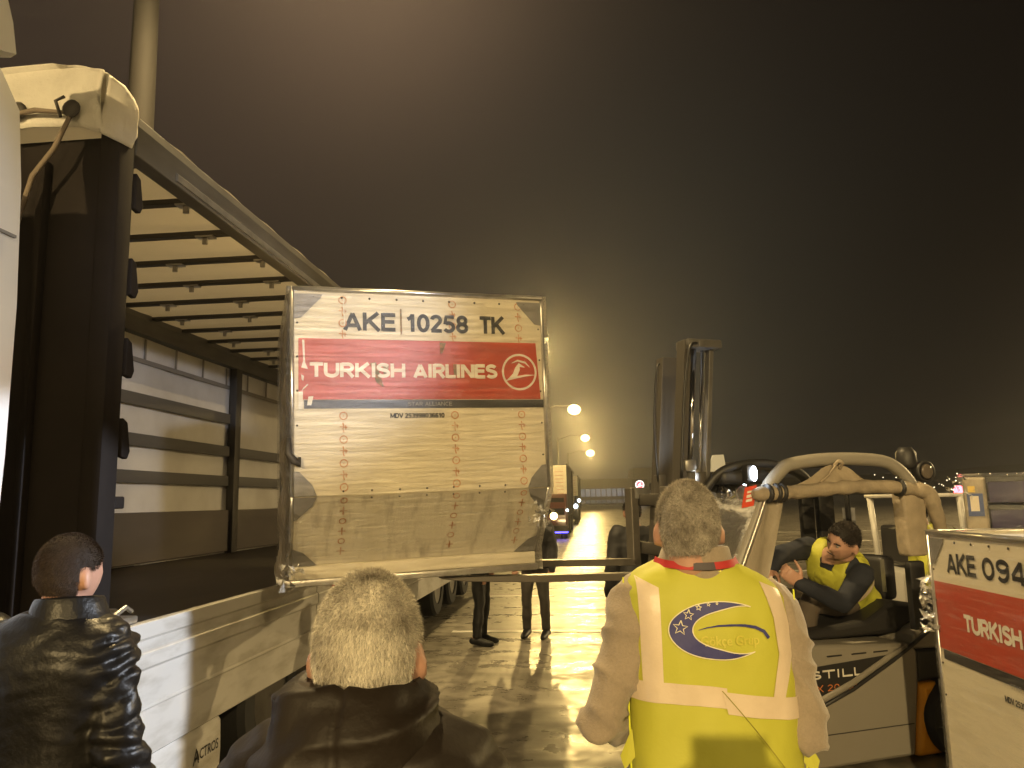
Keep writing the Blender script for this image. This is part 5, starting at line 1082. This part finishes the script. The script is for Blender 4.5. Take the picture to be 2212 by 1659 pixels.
# ------------------------------------------------------------------ background vehicles and cargo
def far_truck(x, y, label, tall, front_col, lights):
    t = thing('parked_truck', label, 'truck', (x, y, 0), group='trucks parked along the left of the apron')
    MB().rbox((-2.4, 1.8, 1.0), (-.02, 13.5, tall), .05).build('trailer_body', mat('dark_tarp_side', (.02, .022, .022), .6) if 'dark_tarp_side' not in bpy.data.materials else bpy.data.materials['dark_tarp_side'], t)
    b = MB(); b.rbox((-2.35, 1.70, 1.02), (-.05, 1.80, tall-.03), .02); wpan = b.build('front_panel', 'tarp', t)
    l2 = MB()
    for k in range(7): l2.box((-.62, 1.694, tall-.35-k*.17), (-.2, 1.699, tall-.335-k*.17))
    l2.box((-.5, 1.690, 1.5), (-.06, 1.699, 1.95)); l2.build('panel_print', 'red', wpan)
    fl_ = MB(); fl_.prism([(-.95, 1.55, tall-.15), (-.72, 1.55, tall-.12), (-.28, 1.62, 1.2), (-.08, 1.64, 1.05), (-.42, 1.6, 1.0)], (0, .03, 0)); fl_.build('loose_tarp', 'roof', t, bevel=.01)
    fr = MB(); fr.tube([(-.02, 1.72, tall), (.02, 4.6, tall-.02), (.03, 13.5, tall-.02)], .05, 8); fr.tube([(.02, 9.5, 1.0), (.02, 9.2, tall)], .05, 8); fr.build('roof_edge', 'rail', t)
    cb = MB(); cb.loft([[V((xx, yy, z)) for xx, yy in ((-2.4, f), (-.06, f), (-.02, f+.1), (-.02, 1.6), (-2.4, 1.6))] for z, f in ((.45, .0), (1.0, .0), (1.5, .12), (2.0, .35), (2.05, .5))]); cb.build('cab', mat(front_col[0], front_col[1], .35, coat=.3), t, bevel=.03, angle=40)
    MB().prism([(-2.3, -.0, 1.1), (-.14, -.0, 1.1), (-.16, .28, 1.85), (-2.28, .28, 1.85)], (0, -.01, .012)).build('windscreen', mat('dark_glass', (.01, .01, .012), .08) if 'dark_glass' not in bpy.data.materials else bpy.data.materials['dark_glass'], t)
    MB().rbox((-2.4, -.06, .35), (-.0, .02, .62), .03).build('bumper', 'black', t)
    for i, (lx_, lz_, r, m) in enumerate(lights): MB().ball((lx_, -.08, lz_), (r, r*.5, r), 10).build('headlight', m, t, smooth=True)
    for yy in (.9, 6.5, 11.0, 12.2):
        for xx in (-.2, -2.2): MB().lathe([(.28, -.14), (.46, -.14), (.48, -.1), (.48, .1), (.46, .14), (.28, .14)], (xx, yy, .48), 'x', 24).build('wheel', 'tyre', t, angle=30)
    return t
yl = emit('yellow_headlight', (1, .78, .30), 14); wl_ = emit('white_marker_light', (1, .95, .85), 8); bl_ = emit('cool_headlight', (.75, .95, 1), 9)
t1 = far_truck(-1.15, 35.5, 'nearer parked truck with white front panel and lit yellow lamp', 3.45, ('maroon_cab', (.05, .012, .012)), [(-.62, 1.05, .17, yl), (-1.12, 1.08, .10, wl_), (.0, 1.3, .06, bl_)])
MB().ball((-.98, 1.5, 3.25), .10, 10).build('marker_light', yl, t1, True)
MB().rbox((-1.2, .1, .28), (-.0, .5, .33), .01).build('underglow', emit('blue_underglow', (.10, .08, 1), 6), t1)
far_truck(-1.0, 56, 'farther parked truck with dark tarp sides behind the nearer one', 3.5, ('dark_cab', (.02, .02, .024)), [(-.2, 1.3, .16, bl_), (.05, 1.7, .12, bl_), (-.9, 1.1, .08, wl_)])

# baggage tug behind the right container
W['wpaint'] = mat('white_machine_paint', (.62, .60, .56), .4)
tg = thing('baggage_tug', 'small white open baggage tug with red roof light by the cargo stack', 'vehicle', (4.05, 9.6, 0), (0, 0, R(5)))
MB().rbox((-.75, -.5, .3), (1.6, .7, .92), .06).build('body', 'wpaint', tg, angle=40); MB().rbox((.05, -.52, .92), (.9, .6, 1.33), .05).build('hood', 'wpaint', tg, angle=40)
MB().rbox((-.62, -.5, 1.72), (.06, .6, 1.765), .02).build('roof', 'wpaint', tg, angle=40)
for xx, yy in ((-.02, -.46), (-.02, .52), (-.58, .52)): MB().tube([(xx+.05, yy, .9), (xx, yy, 1.74)], .035, 10).build('roof_post', 'wpaint', tg, True)
MB().rbox((-.55, -.3, .95), (-.40, .4, 1.4), .04).build('seat', 'fkdark', tg)
MB().lathe([(.05, 0), (.05, .05), (.02, .08)], (.02, -.40, 1.765), 'z', 12).build('beacon', emit('red_beacon', (1, .12, .16), 7), tg, True)
MB().ball((-.30, -.56, 1.32), (.06, .03, .045), 10).build('headlight', emit('tug_lamp', (1, .85, .55), 2.5), tg, True); MB().tube([(-.30, -.54, .9), (-.30, -.54, 1.3)], .03, 8).build('lamp_post', 'wpaint', tg, True)
for xx in (-.45, 1.2):
    for yy in (-.42, .6): MB().lathe([(.15, -.1), (.28, -.1), (.3, -.06), (.3, .06), (.28, .1), (.15, .1)], (xx, yy, .3), 'y', 20).build('wheel', 'tyre', tg, angle=30)
# stacked cargo boxes in stretch wrap on a dolly
gs = thing('cargo_dolly', 'low steel dolly carrying the wrapped purple cargo stack', 'dolly', (3.70, 6.77, 0), (0, 0, R(-24)))
MB().rbox((-.75, -.5, .38), (1.2, 1.3, .46), .02).build('platform', 'steel', gs, angle=40)
for xx in (-.5, .95):
    for yy in (-.3, 1.1): MB().lathe([(.1, -.06), (.18, -.06), (.19, 0), (.18, .06), (.1, .06)], (xx, yy, .19), 'y', 18).build('wheel', 'tyre', gs, angle=30)
W['purple'] = mat('purple_blue_case', (.035, .03, .085), .5, n=(5, .4, (.022, .02, .055)), bump=(6, .15, .01))
lab = mat('paper_label', (.62, .56, .46), .6)
def crate(z0, z1, label, lx_, lz_, lw, lh, m):
    t = thing('cargo_case', label, 'case', (3.70, 6.77, z0), (0, 0, R(-24)), 'wrapped cargo cases on the dolly')
    MB().rbox((-.42, -.46, .004), (1.15, 1.2, z1-z0-.012), .015).build('shell', m, t, angle=40)
    MB().prism([(lx_, -.462, lz_), (lx_+lw, -.462, lz_+.01), (lx_+lw*.95, -.462, lz_+lh), (lx_+lw*.4, -.462, lz_+lh*.8), (lx_+.01, -.462, lz_+lh)], (0, -.003, 0)).build('label', lab, t)
    MB().rbox((-.43, -.468, z1-z0-.05), (1.16, -.455, z1-z0-.012), .004).build('rim', 'fkdark', t)
crate(.46, 1.10, 'lowest dark case of the purple wrapped stack on the dolly', .1, .3, .12, .1, W['purple'])
crate(1.10, 1.46, 'second dark case from the ground in the purple wrapped stack', .4, .1, .1, .1, W['purple'])
crate(1.46, 1.68, 'purple case with square paper label just under the top one', -.10, .05, .14, .13, W['purple'])
crate(1.68, 1.90, 'topmost purple case of the wrapped stack with small torn label', -.07, .045, .13, .065, W['purple'])
pk = thing('wrapped_parcel', 'pale film wrapped parcel stack at the left end of the purple cases', 'parcel', (3.70, 6.77, .46), (0, 0, R(-24)))
MB().rbox((-.59, -.42, 0), (-.43, .9, 1.43), .02).build('boxes', mat('tan_boxes', (.34, .29, .21), .7, n=(8, .8, (.12, .11, .10), .46), bump=(12, .3, .02)), pk)
MB().box((-.55, -.424, 1.16), (-.49, -.42, 1.28)).build('label', lab, pk); MB().box((-.56, -.4245, 1.31), (-.51, -.42, 1.36)).build('label', mat('yellow_label', (.6, .42, .08), .6), pk)
MB().box((-.57, -.4235, 1.12), (-.46, -.42, 1.30)).build('tape', mat('blue_tape', (.03, .06, .2), .5), pk)
fm = MB(); fm.box((-.62, -.475, .02), (1.18, 1.24, 1.46)); fm.build('stretch_wrap', film('dolly_wrap', .4, 7, (1, 1, 2), haze=.005, strength=.7, base=.008), pk)
crumple(pk, (-.55, -.46, .97), (.14, .02, .06), 22, 11, 'film2'); crumple(pk, (-.6, -.46, 1.35), (.1, .02, .08), 22, 12, 'film2')

# ------------------------------------------------------------------ the photographer behind the lens, whose shadow falls on the yellow vest
J = standing(-.03, -.42, -3, 1.78)
J.update(head=V((-.02, -.36, 1.69)), eL=V((-.30, -.26, 1.36)), eR=V((.27, -.26, 1.36)), wL=V((-.12, -.10, 1.66)), wR=V((.12, -.10, 1.66)), dL=V((.12, .25, .95)), dR=V((-.12, .25, .95)), nL=V((-.9, -.2, .2)), nR=V((.9, -.2, .2)))
figure('photographer in dark coat behind the camera holding up a phone', (-.03, -.42, 0), J, rotm(-3), 1, .014, ('jacket', 'darkcoat', .03, 0, wk(.01)), W['jeans'], 'black', hair=(hair_black, scalp(), 900, .016, .003, .7, .3), curl=.7, quilt=1)
ph = MB().rbox((-.082, -.03, 1.742), (.082, -.020, 1.820), .006).build('phone', 'black'); tag(ph, 'black phone held up sideways by the photographer', 'phone')

# ------------------------------------------------------------------ night mist round the lamps
hz = MB().box((-70, -45, -1), (75, 275, 14)); ho = hz.build('haze', 'black'); ho['kind'] = 'stuff'; ho['label'] = 'thin night mist glowing round the lamps'
hm_ = bpy.data.materials.new('haze'); hm_.use_nodes = True; nt = hm_.node_tree; nt.nodes.clear()
pv = nt.nodes.new('ShaderNodeVolumePrincipled'); pv.inputs['Color'].default_value = (.9, .9, .9, 1); pv.inputs['Density'].default_value = .0015; pv.inputs['Anisotropy'].default_value = .8
oo = nt.nodes.new('ShaderNodeOutputMaterial'); nt.links.new(pv.outputs[0], oo.inputs['Volume']); ho.data.materials.clear(); ho.data.materials.append(hm_)
